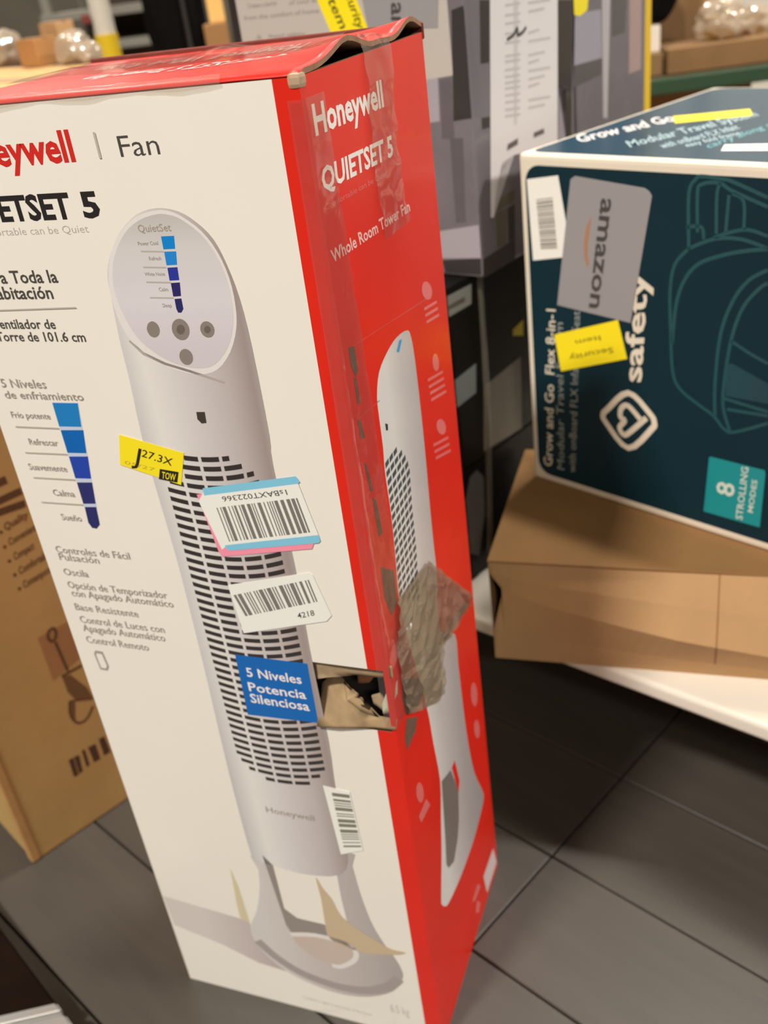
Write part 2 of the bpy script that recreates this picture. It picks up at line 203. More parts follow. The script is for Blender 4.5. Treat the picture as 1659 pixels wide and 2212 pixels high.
 'icon':[[[0.2337,0.8575],[0.2326,0.8543],[0.2294,0.8524],[0.2246,0.852],[0.2188,0.8533],[0.2131,0.8559],[0.2083,0.8595],[0.2051,0.8635],[0.2039,0.8673],[0.205,0.8703],[0.208,0.8722],[0.2127,0.8727],[0.2183,0.8716],[0.224,0.869],[0.229,0.8655],[0.2324,0.8614]],[[0.2335,0.7836],[0.2324,0.7804],[0.23,0.7783],[0.2266,0.7777],[0.2228,0.7786],[0.219,0.7808],[0.216,0.7841],[0.2141,0.7879],[0.2136,0.7916],[0.2146,0.7947],[0.217,0.7968],[0.2203,0.7975],[0.2241,0.7967],[0.2279,0.7945],[0.231,0.7912],[0.233,0.7874]],[[0.2356,0.7113],[0.2347,0.7083],[0.2316,0.7068],[0.2268,0.7071],[0.2212,0.7092],[0.2156,0.7126],[0.2108,0.7168],[0.2076,0.7212],[0.2064,0.7252],[0.2073,0.7281],[0.2103,0.7295],[0.2148,0.7293],[0.2203,0.7274],[0.226,0.7241],[0.2309,0.7199],[0.2343,0.7154]],[[0.2568,0.3319],[0.2551,0.3259],[0.2517,0.3224],[0.2471,0.3221],[0.2421,0.3249],[0.2374,0.3304],[0.2338,0.3377],[0.2318,0.3457],[0.2316,0.3531],[0.2333,0.359],[0.2367,0.3623],[0.2411,0.3628],[0.246,0.3602],[0.2507,0.3548],[0.2544,0.3476],[0.2566,0.3396]],[[0.253,0.2778],[0.2517,0.273],[0.2488,0.2705],[0.2449,0.2707],[0.2406,0.2734],[0.2365,0.2784],[0.2332,0.2847],[0.2313,0.2914],[0.231,0.2976],[0.2324,0.3022],[0.2351,0.3047],[0.2389,0.3046],[0.2432,0.302],[0.2473,0.2972],[0.2506,0.2909],[0.2526,0.2841]],[[0.0453,0.376],[0.0439,0.3718],[0.0412,0.3697],[0.0377,0.3701],[0.0338,0.3729],[0.0303,0.3776],[0.0276,0.3836],[0.0262,0.3898],[0.0262,0.3954],[0.0276,0.3996],[0.0302,0.4016],[0.0336,0.4013],[0.0374,0.3987],[0.0409,0.394],[0.0437,0.3881],[0.0453,0.3818]],[[0.2049,0.8475],[0.2443,0.8413],[0.2447,0.8441],[0.2053,0.8503]],[[0.2063,0.8406],[0.246,0.8341],[0.2464,0.837],[0.2067,0.8434]],[[0.2077,0.8336],[0.2476,0.8269],[0.2481,0.8297],[0.2082,0.8364]],[[0.1941,0.7792],[0.242,0.7685],[0.2427,0.7714],[0.1948,0.7821]],[[0.1955,0.7717],[0.2437,0.7607],[0.2444,0.7636],[0.1962,0.7747]],[[0.1969,0.7642],[0.2455,0.7528],[0.2461,0.7557],[0.1976,0.7672]],[[0.1983,0.7567],[0.2472,0.7448],[0.2479,0.7478],[0.1991,0.7596]],[[0.1903,0.7106],[0.2393,0.6954],[0.2403,0.6984],[0.1912,0.7136]],[[0.1917,0.7026],[0.2411,0.6869],[0.242,0.6899],[0.1927,0.7056]],[[0.1931,0.6945],[0.2429,0.6783],[0.2438,0.6814],[0.1941,0.6975]],[[0.1828,0.0701],[0.1936,0.0525],[0.1665,0.0569],[0.1545,0.0682]],[[0.1734,0.0484],[0.1865,0.0276],[0.1754,0.0221],[0.1635,0.0357]],[[0.0495,0.3627],[0.0587,0.3443],[0.028,0.3496],[0.024,0.3627]]],
 'faint':[[[0.0199,0.8812],[0.2162,0.855],[0.2163,0.856],[0.02,0.8822]],[[0.018,0.8214],[0.0666,0.816],[0.0667,0.817],[0.0181,0.8224]]],
 'tear':[[[0.0176,0.8834],[0.0293,0.8796],[0.0299,0.859],[0.0234,0.8558],[0.0177,0.8679]],[[0.0198,0.8573],[0.0249,0.854],[0.0254,0.8328],[0.0196,0.8346]],[[0.0144,0.8236],[0.0204,0.8195],[0.0247,0.802],[0.0169,0.8045]],[[0.0154,0.7832],[0.0198,0.78],[0.0262,0.751],[0.0202,0.7534]],[[0.0222,0.7464],[0.0293,0.7402],[0.0334,0.7051],[0.0239,0.706]],[[0.0186,0.6781],[0.0464,0.6564],[0.0439,0.623],[0.0277,0.6187],[0.0172,0.6468]],[[0.0277,0.4942],[0.0553,0.4729],[0.0458,0.4616],[0.0181,0.4614],[0.017,0.4788]],[[0.033,0.5397],[0.0701,0.5108],[0.0847,0.4854],[0.0599,0.4809],[0.0289,0.4976],[0.0239,0.5234]]],
 'tear2':[[[0.2349,0.4866],[0.2539,0.4748],[0.1449,0.4934],[0.1392,0.5023]]],
 'crumple':[[[0.0397,0.6254],[0.1279,0.6147],[0.1705,0.5729],[0.2631,0.4798],[0.2456,0.4725],[0.1449,0.4934],[0.1354,0.4367],[0.1049,0.4483],[0.0591,0.4785],[0.0269,0.5022],[0.0235,0.5516],[0.0243,0.5913]]],
 'side_label':[[[0.2626,0.0481],[0.2731,0.008],[0.2179,0.01],[0.2097,0.0524]]],
 't_white':[[[0.0134,0.4442],[0.0636,0.4517],[0.0758,0.383],[0.0684,0.3477],[0.0177,0.3379]]],
 'bc4':[[[0.0273,0.4192],[0.0539,0.424],[0.0587,0.358],[0.0317,0.3542]]],
 't_amazon':[[[0.0899,0.4524],[0.1892,0.4437],[0.1955,0.4405],[0.1994,0.4353],[0.1709,0.2741],[0.0557,0.2812],[0.0827,0.4479]]],
 't_smile':[[[0.1135,0.4049],[0.1049,0.3896],[0.1009,0.3673],[0.1017,0.3513],[0.1051,0.3394],[0.1088,0.3419],[0.1066,0.3538],[0.1069,0.3679],[0.1108,0.3901]]],
 't_yellow':[[[0.0492,0.2379],[0.1522,0.2753],[0.1664,0.2243],[0.0587,0.1856]]],
 'fan_ring':[[[-0.1764,0.1474],[-0.1423,0.157],[-0.1073,0.1553],[-0.0937,0.1449],[-0.0975,0.1268],[-0.1168,0.1079],[-0.1291,0.106],0.0071,False]],
 'fan_side':[[[-0.2267,0.1187],[-0.2073,0.0954],[-0.1806,0.077],[-0.1522,0.0687],[-0.1208,0.066],[-0.0861,0.0736],[-0.0579,0.0923],[-0.0436,0.112],0.0136,False]],
 't_logo':[[[0.1674,0.176],[0.2006,0.1535],[0.2073,0.1426],[0.2036,0.1315],[0.1677,0.0938],[0.1315,0.1243],[0.1274,0.1351],[0.1345,0.1446],0.0085,True],[[0.1876,0.1404],[0.1675,0.1572],[0.1566,0.1509],[0.1553,0.1378],[0.1621,0.1342],[0.1539,0.1219],[0.1594,0.1128],[0.1676,0.1161],[0.1955,0.146],0.0078,False]],
 't_line':[[[0.2493,0.3761],[0.2469,0.4407],[0.2555,0.4575],[0.262,0.4608],[0.2866,0.4592],[0.2995,0.457],[0.3417,0.4424],0.0042,False],[[0.2597,0.3975],[0.2578,0.4414],[0.2624,0.452],[0.2836,0.4547],[0.3001,0.4469],[0.3424,0.4325],0.0041,False],[[0.2449,0.4024],[0.2645,0.4041],[0.2677,0.3905],0.0042,False],[[0.2833,0.3981],[0.2818,0.4414],[0.2852,0.4548],0.004,False],[[0.2947,0.4006],[0.2963,0.4423],0.0039,False],[[0.3162,0.4056],[0.3142,0.4363],[0.3002,0.444],0.0038,False],[[0.2493,0.3777],[0.2314,0.3565],[0.226,0.3228],[0.2283,0.2718],[0.2326,0.2191],[0.2438,0.1976],[0.2687,0.1828],[0.2914,0.1715],[0.3067,0.1567],[0.321,0.1566],[0.362,0.1784],0.0042,False],[[0.2306,0.2563],[0.2347,0.3071],[0.2445,0.3385],[0.2613,0.3599],[0.2863,0.3721],[0.3169,0.3815],[0.346,0.3868],0.0045,False],[[0.2493,0.3777],[0.2803,0.3917],[0.3129,0.3948],[0.3459,0.3875],0.0042,False],[[0.2802,0.3932],[0.2996,0.4011],[0.3217,0.406],[0.3449,0.4008],0.004,False],[[0.2932,0.1719],[0.2911,0.213],[0.2947,0.2777],[0.3076,0.3209],[0.3256,0.3487],[0.3477,0.3637],0.0043,False],[[0.3139,0.1566],[0.3031,0.1887],[0.3041,0.2332],[0.31,0.2803],[0.3212,0.3164],[0.339,0.3411],[0.3489,0.3485],0.0043,False],[[0.3087,0.2734],[0.3349,0.2613],[0.3562,0.2536],0.0041,False],[[0.3044,0.198],[0.3609,0.1931],0.0042,False],[[0.3087,0.1846],[0.3613,0.1879],0.0042,False]],
 't_fill':[[[0.3053,0.2439],[0.3121,0.2452],[0.3588,0.2289],[0.3608,0.2035],[0.3059,0.2019]]],
 't_badge':[[[0.2881,0.1124],[0.2906,0.1141],[0.3628,0.1149],[0.3641,0.1102],[0.3623,0.0326],[0.3598,0.0324],[0.284,0.031],[0.2845,0.0347]]],
 'tt_white':[[[0.241,0.0872],[0.3376,0.112],[0.3558,0.0728],[0.2551,0.0533]]],
 'tt_yellow':[[[0.073,0.2509],[0.1563,0.3095],[0.1837,0.2646],[0.1048,0.2042]]],
 'g_amz':[[[-0.1587,1.1285],[-0.0328,1.1174],[-0.0409,1.057],[-0.1512,1.0626]]],
 'g_yel':[[[-0.2451,1.1362],[-0.1761,1.1301],[-0.1511,1.0632],[-0.2143,1.0614]]],
 'g_tri':[[[-0.3558,1.0607],[-0.3429,1.0612],[-0.3484,1.0681]]],
 'g_pap':[[[0.0613,1.0942],[0.236,1.0783],[0.2223,0.8735],[0.0981,0.8844],[0.0669,0.8818],[0.0493,0.8553],[0.0359,0.8151],[0.0289,0.8169]]],
 'g_mark':[[[0.0826,0.9015],[0.1102,0.9044],[0.1093,0.8961],[0.0793,0.8937]],[[0.1537,0.9028],[0.183,0.9034],[0.1838,0.8964],[0.1531,0.8961]]],
 'g_pen':[[[0.0945,1.0291],[0.1114,1.0325],[0.1229,1.0399],[0.122,1.0312],[0.1355,1.0329],[0.1459,1.0383],0.0046,False]],
 'g_crease':[[[0.1157,1.0733],[0.1286,1.072],[0.1095,0.9214],[0.1009,0.923]]],
 'g_txt':[[[0.0943,1.0675],[0.1329,1.0662],[0.133,1.0693],[0.0944,1.0706]],[[0.093,1.0559],[0.1317,1.0543],[0.1318,1.0575],[0.0931,1.0591]],[[0.0919,1.0463],[0.1307,1.0446],[0.1309,1.0478],[0.092,1.0495]],[[0.0905,1.0346],[0.1295,1.0326],[0.1297,1.0358],[0.0907,1.0378]],[[0.0893,1.0238],[0.1284,1.0215],[0.1286,1.0248],[0.0895,1.027]],[[0.0875,1.0086],[0.1268,1.006],[0.127,1.0092],[0.0877,1.0118]],[[0.0868,1.002],[0.1261,0.9993],[0.1264,1.0025],[0.087,1.0053]],[[0.0856,0.9921],[0.1251,0.9891],[0.1253,0.9924],[0.0859,0.9954]],[[0.0847,0.9838],[0.1242,0.9807],[0.1245,0.984],[0.085,0.9871]],[[0.0839,0.9765],[0.1235,0.9733],[0.1238,0.9766],[0.0841,0.9799]],[[0.0831,0.9698],[0.1228,0.9664],[0.1231,0.9697],[0.0834,0.9732]],[[0.0821,0.9614],[0.1219,0.9578],[0.1222,0.9611],[0.0824,0.9648]],[[0.0812,0.9529],[0.121,0.9491],[0.1213,0.9525],[0.0815,0.9563]],[[0.0801,0.9439],[0.1201,0.9398],[0.1204,0.9432],[0.0805,0.9473]],[[0.0792,0.9359],[0.1192,0.9317],[0.1196,0.9351],[0.0796,0.9393]],[[0.1533,1.0641],[0.2139,1.0624],[0.214,1.0656],[0.1534,1.0673]],[[0.1524,1.0537],[0.1977,1.0533],[0.1977,1.0566],[0.1524,1.057]],[[0.1501,1.0283],[0.1804,1.0292],[0.1803,1.0325],[0.15,1.0317]],[[0.149,1.0183],[0.2104,1.0151],[0.2105,1.0185],[0.1492,1.0216]],[[0.1475,1.0014],[0.1934,0.9998],[0.1935,1.0032],[0.1476,1.0048]],[[0.1466,0.9918],[0.1772,0.9921],[0.1772,0.9955],[0.1466,0.9952]],[[0.1456,0.982],[0.2076,0.9777],[0.2078,0.9811],[0.1458,0.9855]],[[0.1446,0.9717],[0.191,0.9694],[0.1912,0.9728],[0.1448,0.9751]],[[0.1438,0.9624],[0.1747,0.9623],[0.1747,0.9658],[0.1439,0.9659]],[[0.1421,0.9455],[0.2047,0.9399],[0.2051,0.9434],[0.1424,0.949]],[[0.1412,0.9355],[0.188,0.9323],[0.1883,0.9358],[0.1414,0.939]]],
 'gr_dark':[[[0.0357,1.0813],[0.0583,1.079],[0.0494,1.0084],[0.0284,1.0097]],[[0.0222,0.9462],[0.0425,0.9442],[0.0409,0.9313],[0.0215,0.9321]],[[0.2362,1.0612],[0.2809,1.0567],[0.2655,0.8728],[0.2482,0.8762],[0.2523,0.9457],[0.2289,0.9525]],[[0.0033,0.7669],[0.0888,0.7722],[0.087,0.7426],[-0.0026,0.7408]],[[0.0733,0.8183],[0.0938,0.8196],[0.0888,0.7722],[0.0708,0.7725]]],
 'gr_olive':[[[0.0335,0.8344],[0.0959,0.8395],[0.0944,0.8259],[0.0365,0.82]],[[0.0436,0.8182],[0.0709,0.8189],[0.0656,0.772],[0.0405,0.7718]]],
 'gr_lilac':[[[0.2329,0.9488],[0.2524,0.9469],[0.2482,0.8762],[0.2256,0.8806]]],
 'gf_dark':[[[-0.0189,1.0751],[-0.0016,1.079],[0.0165,1.0737],[0.0086,0.95],[-0.0285,0.9466]],[[-0.0667,0.762],[-0.0023,0.769],[-0.0027,0.7457],[-0.063,0.745]]],
 'gf_lilac':[[[-0.0663,0.9979],[-0.0473,0.9995],[-0.0502,0.9469],[-0.069,0.9448]],[[-0.0701,0.8022],[0.0008,0.8145],[-0.0008,0.7691],[-0.0664,0.7647]]],
 'gf_mid':[[[-0.0447,0.9972],[-0.0268,0.9977],[-0.0292,0.9249],[-0.049,0.925]]],
 'gf_str':[[[-0.0365,0.9249],[-0.0161,0.926],[-0.0219,0.8172],[-0.0379,0.8152]]],
 'gb_lil':[[[0.2856,1.0386],[0.3677,1.0358],[0.3693,0.9695],[0.2794,0.9715]]],
 'gb_dark':[[[0.2794,0.9715],[0.3693,0.9695],[0.3688,0.9469],[0.275,0.9421]],[[0.405,1.0505],[0.4581,1.0454],[0.4501,0.9947],[0.4044,0.9938]]],
 'gb_yel':[[[0.2815,1.0683],[0.3297,1.0638],[0.323,1.0393],[0.2996,1.0341],[0.2828,1.0377]]],
 'gb_light':[[[0.3711,1.0538],[0.3988,1.0511],[0.3868,0.8803],[0.3722,0.8829]]],
 'gb_pink':[[[0.4663,1.0446],[0.5104,1.0403],[0.5094,0.9328],[0.464,0.9326]]],
 'bk_label':[[[-0.0111,0.73],[0.0594,0.7296],[0.0557,0.7018],[-0.0101,0.7008]]],
 'bk_labelin':[[[-0.0132,0.7164],[0.0416,0.7171],[0.0405,0.7095],[-0.0109,0.7103]]],
 'bk_label2':[[[-0.0075,0.6064],[0.0556,0.6115],[0.0499,0.5675],[-0.0022,0.5638]]],
 'bk_grey':[[[0.0711,0.5687],[0.1765,0.5775],[0.1679,0.4575],[0.0583,0.4661]]],
 'bk_blob':[[[0.0002,0.4097],[0.0171,0.4416],[0.0364,0.4444],[0.0531,0.4242],[0.0477,0.3601],[0.0236,0.2953],[-0.0068,0.3127]]],
 'bk_yel':[[[0.1586,0.6276],[0.1886,0.6336],[0.1862,0.6083],[0.1577,0.6183]]],
 'lb_txt':[[[0.1085,0.5947],[0.1532,0.5967],[0.1527,0.6081],[0.108,0.6062]],[[0.1006,0.5724],[0.167,0.5735],[0.1668,0.584],[0.1004,0.583]],[[0.096,0.5609],[0.1657,0.5543],[0.1667,0.5649],[0.0971,0.5715]],[[0.1253,0.5343],[0.1241,0.5329],[0.1222,0.5329],[0.1208,0.5345],[0.1208,0.5366],[0.122,0.538],[0.1239,0.5379],[0.1252,0.5364]],[[0.1233,0.5118],[0.122,0.5103],[0.1202,0.5104],[0.1188,0.512],[0.1187,0.5141],[0.12,0.5156],[0.1218,0.5155],[0.1232,0.5139]],[[0.1227,0.4893],[0.1214,0.4879],[0.1195,0.488],[0.1181,0.4896],[0.118,0.4918],[0.1193,0.4933],[0.1212,0.4931],[0.1226,0.4915]],[[0.1231,0.4664],[0.1218,0.4649],[0.1199,0.4651],[0.1185,0.4667],[0.1184,0.4689],[0.1197,0.4704],[0.1216,0.4703],[0.123,0.4686]],[[0.1226,0.4436],[0.1213,0.4421],[0.1194,0.4423],[0.118,0.444],[0.1179,0.4462],[0.1192,0.4477],[0.1211,0.4475],[0.1225,0.4458]]],
 'lb_line':[[[0.1451,0.3617],[0.1475,0.3535],[0.1437,0.3445],[0.1379,0.3423],[0.1344,0.3502],[0.1374,0.3596],0.0044,True],[[0.1419,0.3387],[0.145,0.2831],0.0044,False],[[0.1336,0.2799],[0.167,0.2795],0.0044,False],[[0.1335,0.2328],[0.1667,0.2149],0.0032,False],[[0.1327,0.2334],[0.1266,0.2104],[0.133,0.1896],[0.1477,0.188],[0.163,0.2025],0.0039,False]],
 'lb_hatch':[[[0.1341,0.2783],[0.1466,0.2749],[0.1633,0.2395],[0.1674,0.217],[0.1412,0.23],[0.1344,0.2493]],[[0.1309,0.2346],[0.1399,0.2259],[0.1304,0.1952],[0.1275,0.2098]]],
 'lb_bar':[[[0.1008,0.1377],[0.1091,0.1366],[0.1069,0.1013],[0.0998,0.1029]],[[0.1103,0.137],[0.1183,0.1348],[0.1152,0.1029],[0.1085,0.1028]],[[0.1242,0.1396],[0.1293,0.1383],[0.1283,0.1061],[0.1226,0.1057]],[[0.1347,0.1382],[0.1475,0.1365],[0.1471,0.1051],[0.136,0.1056]],[[0.1543,0.1407],[0.1642,0.14],[0.1655,0.1059],[0.1542,0.1064]]],
}
TEXTS=[
 ('logo', 'F', 'Honeywell', -0.316, 1.037, -0.192, 1.037, -0.316, 1.0585),
 ('fan', 'F', 'Fan', -0.1516, 1.0374, -0.1177, 1.0374, -0.1516, 1.0521),
 ('title', 'F', 'QUIETSET', -0.326, 0.995, -0.208, 0.995, -0.326, 1.0135),
 ('title', 'F', '5', -0.1979, 0.9951, -0.1819, 0.9951, -0.1979, 1.0134),
 ('pale', 'F', 'Comfortable can be Quiet', -0.312, 0.9834, -0.1973, 0.9834, -0.312, 0.9894),
 ('dark', 'F', 'Para Toda la', -0.318, 0.944, -0.2398, 0.944, -0.318, 0.9543),
 ('dark', 'F', 'Habitación', -0.318, 0.9305, -0.2491, 0.9305, -0.318, 0.941),
 ('dark2', 'F', 'Ventilador de', -0.322, 0.9044, -0.2558, 0.9044, -0.322, 0.9126),
 ('dark2', 'F', 'Torre de 101.6 cm', -0.322, 0.8931, -0.229, 0.8931, -0.322, 0.9013),
 ('mid', 'F', '5 Niveles', -0.3337, 0.8497, -0.2848, 0.8497, -0.3337, 0.8578),
 ('mid', 'F', 'de enfriamiento', -0.3339, 0.839, -0.2488, 0.839, -0.3339, 0.8463),
 ('mid', 'F', 'Frío potente', -0.334, 0.8197, -0.291, 0.8197, -0.334, 0.8258),
 ('mid', 'F', 'Refrescar', -0.324, 0.7929, -0.2917, 0.7929, -0.324, 0.7991),
 ('mid', 'F', 'Suavemente', -0.334, 0.7662, -0.2908, 0.7662, -0.334, 0.7727),
 ('mid', 'F', 'Calma', -0.3155, 0.7396, -0.2909, 0.7396, -0.3155, 0.7463),
 ('mid', 'F', 'Sueño', -0.3151, 0.7127, -0.2919, 0.7127, -0.3151, 0.7196),
 ('mid', 'F', 'Controles de Fácil', -0.335, 0.6739, -0.2491, 0.6739, -0.335, 0.6817),
 ('mid', 'F', 'Pulsación', -0.3339, 0.6653, -0.2869, 0.6653, -0.3339, 0.6732),
 ('mid', 'F', 'Oscila', -0.3345, 0.6474, -0.305, 0.6474, -0.3345, 0.6554),
 ('mid', 'F', 'Opción de Temporizador', -0.3348, 0.6317, -0.2188, 0.6317, -0.3348, 0.6399),
 ('mid', 'F', 'con Apagado Automático', -0.3336, 0.6217, -0.2146, 0.6217, -0.3336, 0.63),
 ('mid', 'F', 'Base Resistente', -0.335, 0.6044, -0.2594, 0.6044, -0.335, 0.6128),
 ('mid', 'F', 'Control de Luces con', -0.3341, 0.5885, -0.2336, 0.5885, -0.3341, 0.5971),
 ('mid', 'F', 'Apagado Automático', -0.3341, 0.5776, -0.2355, 0.5776, -0.3341, 0.5863),
 ('mid', 'F', 'Control Remoto', -0.3346, 0.5625, -0.259, 0.5625, -0.3346, 0.5713),
 ('mid', 'F', 'QuietSet', -0.1519, 0.9822, -0.1228, 0.9822, -0.1519, 0.9878),
 ('mid', 'F', 'Power Cool', -0.1551, 0.9721, -0.137, 0.9721, -0.1551, 0.975),
 ('mid', 'F', 'Refresh', -0.1484, 0.9603, -0.1374, 0.9603, -0.1484, 0.9632),
 ('mid', 'F', 'White Noise', -0.1557, 0.9481, -0.1374, 0.9481, -0.1557, 0.951),
 ('mid', 'F', 'Calm', -0.1462, 0.9357, -0.1378, 0.9357, -0.1462, 0.9387),
 ('mid', 'F', 'Sleep', -0.1463, 0.9227, -0.1379, 0.9227, -0.1463, 0.9257),
 ('mid', 'F', 'Honeywell', -0.1672, 0.3548, -0.11, 0.3548, -0.1672, 0.3636),
 ('pale', 'F', 'Comfort is quiet in any room of the home', -0.1816, 0.0213, -0.0892, 0.0213, -0.1816, 0.0273),
 ('pale', 'F', '6.5 kg', -0.0619, 0.0418, -0.0383, 0.0418, -0.0619, 0.057),
 ('white', 'F', '5 Niveles', -0.1503, 0.5466, -0.0909, 0.5466, -0.1503, 0.5575),
 ('white', 'F', 'Potencia', -0.152, 0.5279, -0.0893, 0.5279, -0.152, 0.5389),
 ('white', 'F', 'Silenciosa', -0.153, 0.5129, -0.0884, 0.5129, -0.153, 0.5242),
 ('black', 'F', 'J', -0.2165, 0.7797, -0.2097, 0.7782, -0.2092, 0.7953),
 ('black2', 'F', '27.3X', -0.2048, 0.7868, -0.1757, 0.7788, -0.2014, 0.7938),
 ('yellow', 'F', 'TOW', -0.1895, 0.7659, -0.1757, 0.764, -0.1872, 0.7726),
 ('black3', 'F', '05/27', -0.2248, 0.7783, -0.195, 0.7721, -0.2233, 0.7817),
 ('black2', 'F', '1sBAXT022366', -0.0678, 0.7624, -0.1327, 0.751, -0.0669, 0.7574),
 ('black2', 'F', '4218', -0.0809, 0.6257, -0.063, 0.6317, -0.0814, 0.6317),
 ('mid', 'F', 'X0021F3GMK5', -0.1289, 0.6117, -0.0852, 0.6246, -0.1291, 0.6149),
 ('white', 'S', 'Honeywell', 0.0146, 1.0405, 0.1578, 1.037, 0.0145, 1.0596),
 ('white', 'S', 'QUIETSET 5', 0.0132, 1.0026, 0.1671, 0.9967, 0.0142, 1.0178),
 ('pink', 'S', 'Comfortable can be Quiet', 0.0117, 0.9894, 0.1469, 0.9848, 0.0118, 0.9935),
 ('pinkw', 'S', 'Whole Room Tower Fan', 0.0121, 0.9513, 0.195, 0.9435, 0.0102, 0.9606),
 ('agrey', 'TF', 'amazon', 0.1288, 0.4283, 0.1077, 0.2855, 0.1502, 0.4279),
 ('olive', 'TF', 'Security', 0.1444, 0.2366, 0.0728, 0.2118, 0.1463, 0.2293),
 ('olive', 'TF', 'Item', 0.1243, 0.2494, 0.0839, 0.2355, 0.1262, 0.2432),
 ('twhite', 'TF', 'safety', 0.1867, 0.1955, 0.1949, 0.343, 0.1605, 0.1901),
 ('tcream', 'TF', 'Grow and Go  Flex 8-in-1', 0.036, 0.0278, 0.0523, 0.2741, 0.0205, 0.0264),
 ('tgrey', 'TF', 'Modular Travel System', 0.0581, 0.0282, 0.0639, 0.2571, 0.0455, 0.0276),
 ('tgrey', 'TF', 'with onBoard FLX Infant Car Seat', 0.0783, 0.03, 0.0926, 0.2779, 0.0659, 0.0284),
 ('tcream', 'TF', '8', 0.3245, 0.0646, 0.3253, 0.0837, 0.3009, 0.0635),
 ('tgrey', 'TF', 'STROLLING', 0.3384, 0.0355, 0.3419, 0.1129, 0.3295, 0.0347),
 ('tgrey', 'TF', 'MODES', 0.3518, 0.0502, 0.3545, 0.0983, 0.3449, 0.05),
 ('twhite2', 'TT', 'Grow and Go', 0.0451, 0.0719, 0.0945, 0.2259, 0.0093, 0.1092),
 ('ttgrey', 'TT', 'Modular Travel System', 0.1321, 0.0567, 0.1925, 0.2652, 0.1046, 0.0863),
 ('ttgrey', 'TT', 'with onBoard FLX Infant', 0.1779, 0.056, 0.2114, 0.1808, 0.1568, 0.0798),
 ('ttgrey', 'TT', 'easy fold frame', 0.2031, 0.068, 0.23, 0.1484, 0.1883, 0.0846),
 ('ttteal', 'TT', 'carry along seat', 0.2327, 0.0649, 0.2466, 0.2317, 0.2159, 0.086),
 ('gblack', 'GF', 'Security', -0.1878, 1.1215, -0.1683, 1.0631, -0.1743, 1.1225),
 ('gblack', 'GF', 'Item', -0.2155, 1.1054, -0.1974, 1.0649, -0.2007, 1.1075),
 ('agrey', 'GF', 'amazon', -0.1085, 1.0904, -0.1239, 0.9839, -0.0868, 1.0888),
 ('ggrey', 'GF', 'Creates a barrier', -0.3613, 1.1014, -0.3041, 1.1014, -0.3613, 1.1072),
 ('ggrey', 'GF', 'of cool air', -0.2823, 1.0998, -0.2281, 1.0998, -0.2823, 1.1053),
 ('ggrey', 'GF', 'from the comfort of home', -0.3718, 1.0867, -0.2309, 1.0867, -0.3718, 1.0926),
 ('ggrey', 'GF', 'Read safety', -0.3292, 1.0614, -0.261, 1.0614, -0.3292, 1.0661),
 ('lbrown', 'LB', 'Quality', 0.1286, 0.5346, 0.1641, 0.5388, 0.1295, 0.545),
 ('lbrown', 'LB', 'Convenient', 0.1272, 0.5113, 0.169, 0.5163, 0.1282, 0.5219),
 ('lbrown', 'LB', 'Compact', 0.127, 0.4881, 0.1581, 0.4912, 0.1279, 0.4988),
 ('lbrown', 'LB', 'Comfortable', 0.1267, 0.4645, 0.1753, 0.4697, 0.1276, 0.4754),
 ('lbrown', 'LB', 'Contemporary', 0.1259, 0.4418, 0.176, 0.447, 0.1268, 0.4528),
]

CLAMP = {'F': (-.3505, -.0006), 'S': (.0006, .2752), 'GF': (-.398, -.001), 'GR': (.001, .545), 'BR': (.001, .55), 'TF': (.002, .655), 'TT': (.002, .655), 'LB': (.002, .395)}
def cl(pl, p):
    a = CLAMP.get(pl)
    return (min(max(p[0], a[0]), a[1]), p[1]) if a else (p[0], p[1])
LAYER = 0.00007
def pf(pl, k): return frame(*PLANES[pl], off=LAYER*k)
def rounded_loop(pts, n=3):
    q = []; m = len(pts)
    for i in range(m):
        p0, p1, p2, p3 = (Vector(pts[(i+o) % m]) for o in (-1, 0, 1, 2))
        for a in range(n):
            t = a/n; q.append(tuple(.5*((2*p1)+(p2-p0)*t+(2*p0-5*p1+4*p2-p3)*t*t+(3*p1-p0-3*p2+p3)*t**3)))
    return q
def flats(name, polys, *a, **k):
    return [flat(name, [p], *a, **k) for p in polys]
def flat(name, polys, pl, k, mat, parent, thick=0.0, smooth=False):
    """flat print (or, with thick, a stuck-on label of real thickness) on one face of a box"""
    thick = min(thick, .00018)
    bm = bmesh.new()
    for poly in polys:
        pts = [cl(pl, p) for p in (rounded_loop([p[:2] for p in poly]) if smooth else poly)]
        area = sum(pts[i][0]*pts[(i+1) % len(pts)][1]-pts[(i+1) % len(pts)][0]*pts[i][1] for i in range(len(pts)))
        if area < 0: pts = pts[::-1]
        f = bm.faces.new([bm.verts.new((p[0], p[1], thick)) for p in pts])
        if thick > 0:
            lo = [bm.verts.new((p[0], p[1], 0)) for p in pts]; n = len(pts); top = f.verts[:]
            for i in range(n): bm.faces.new((lo[i], lo[(i+1) % n], top[(i+1) % n], top[i]))
    bmesh.ops.triangulate(bm, faces=bm.faces[:])
    me = bpy.data.meshes.new(name); bm.to_mesh(me); bm.free()
    return put(name, me, parent, mat, pf(pl, k))
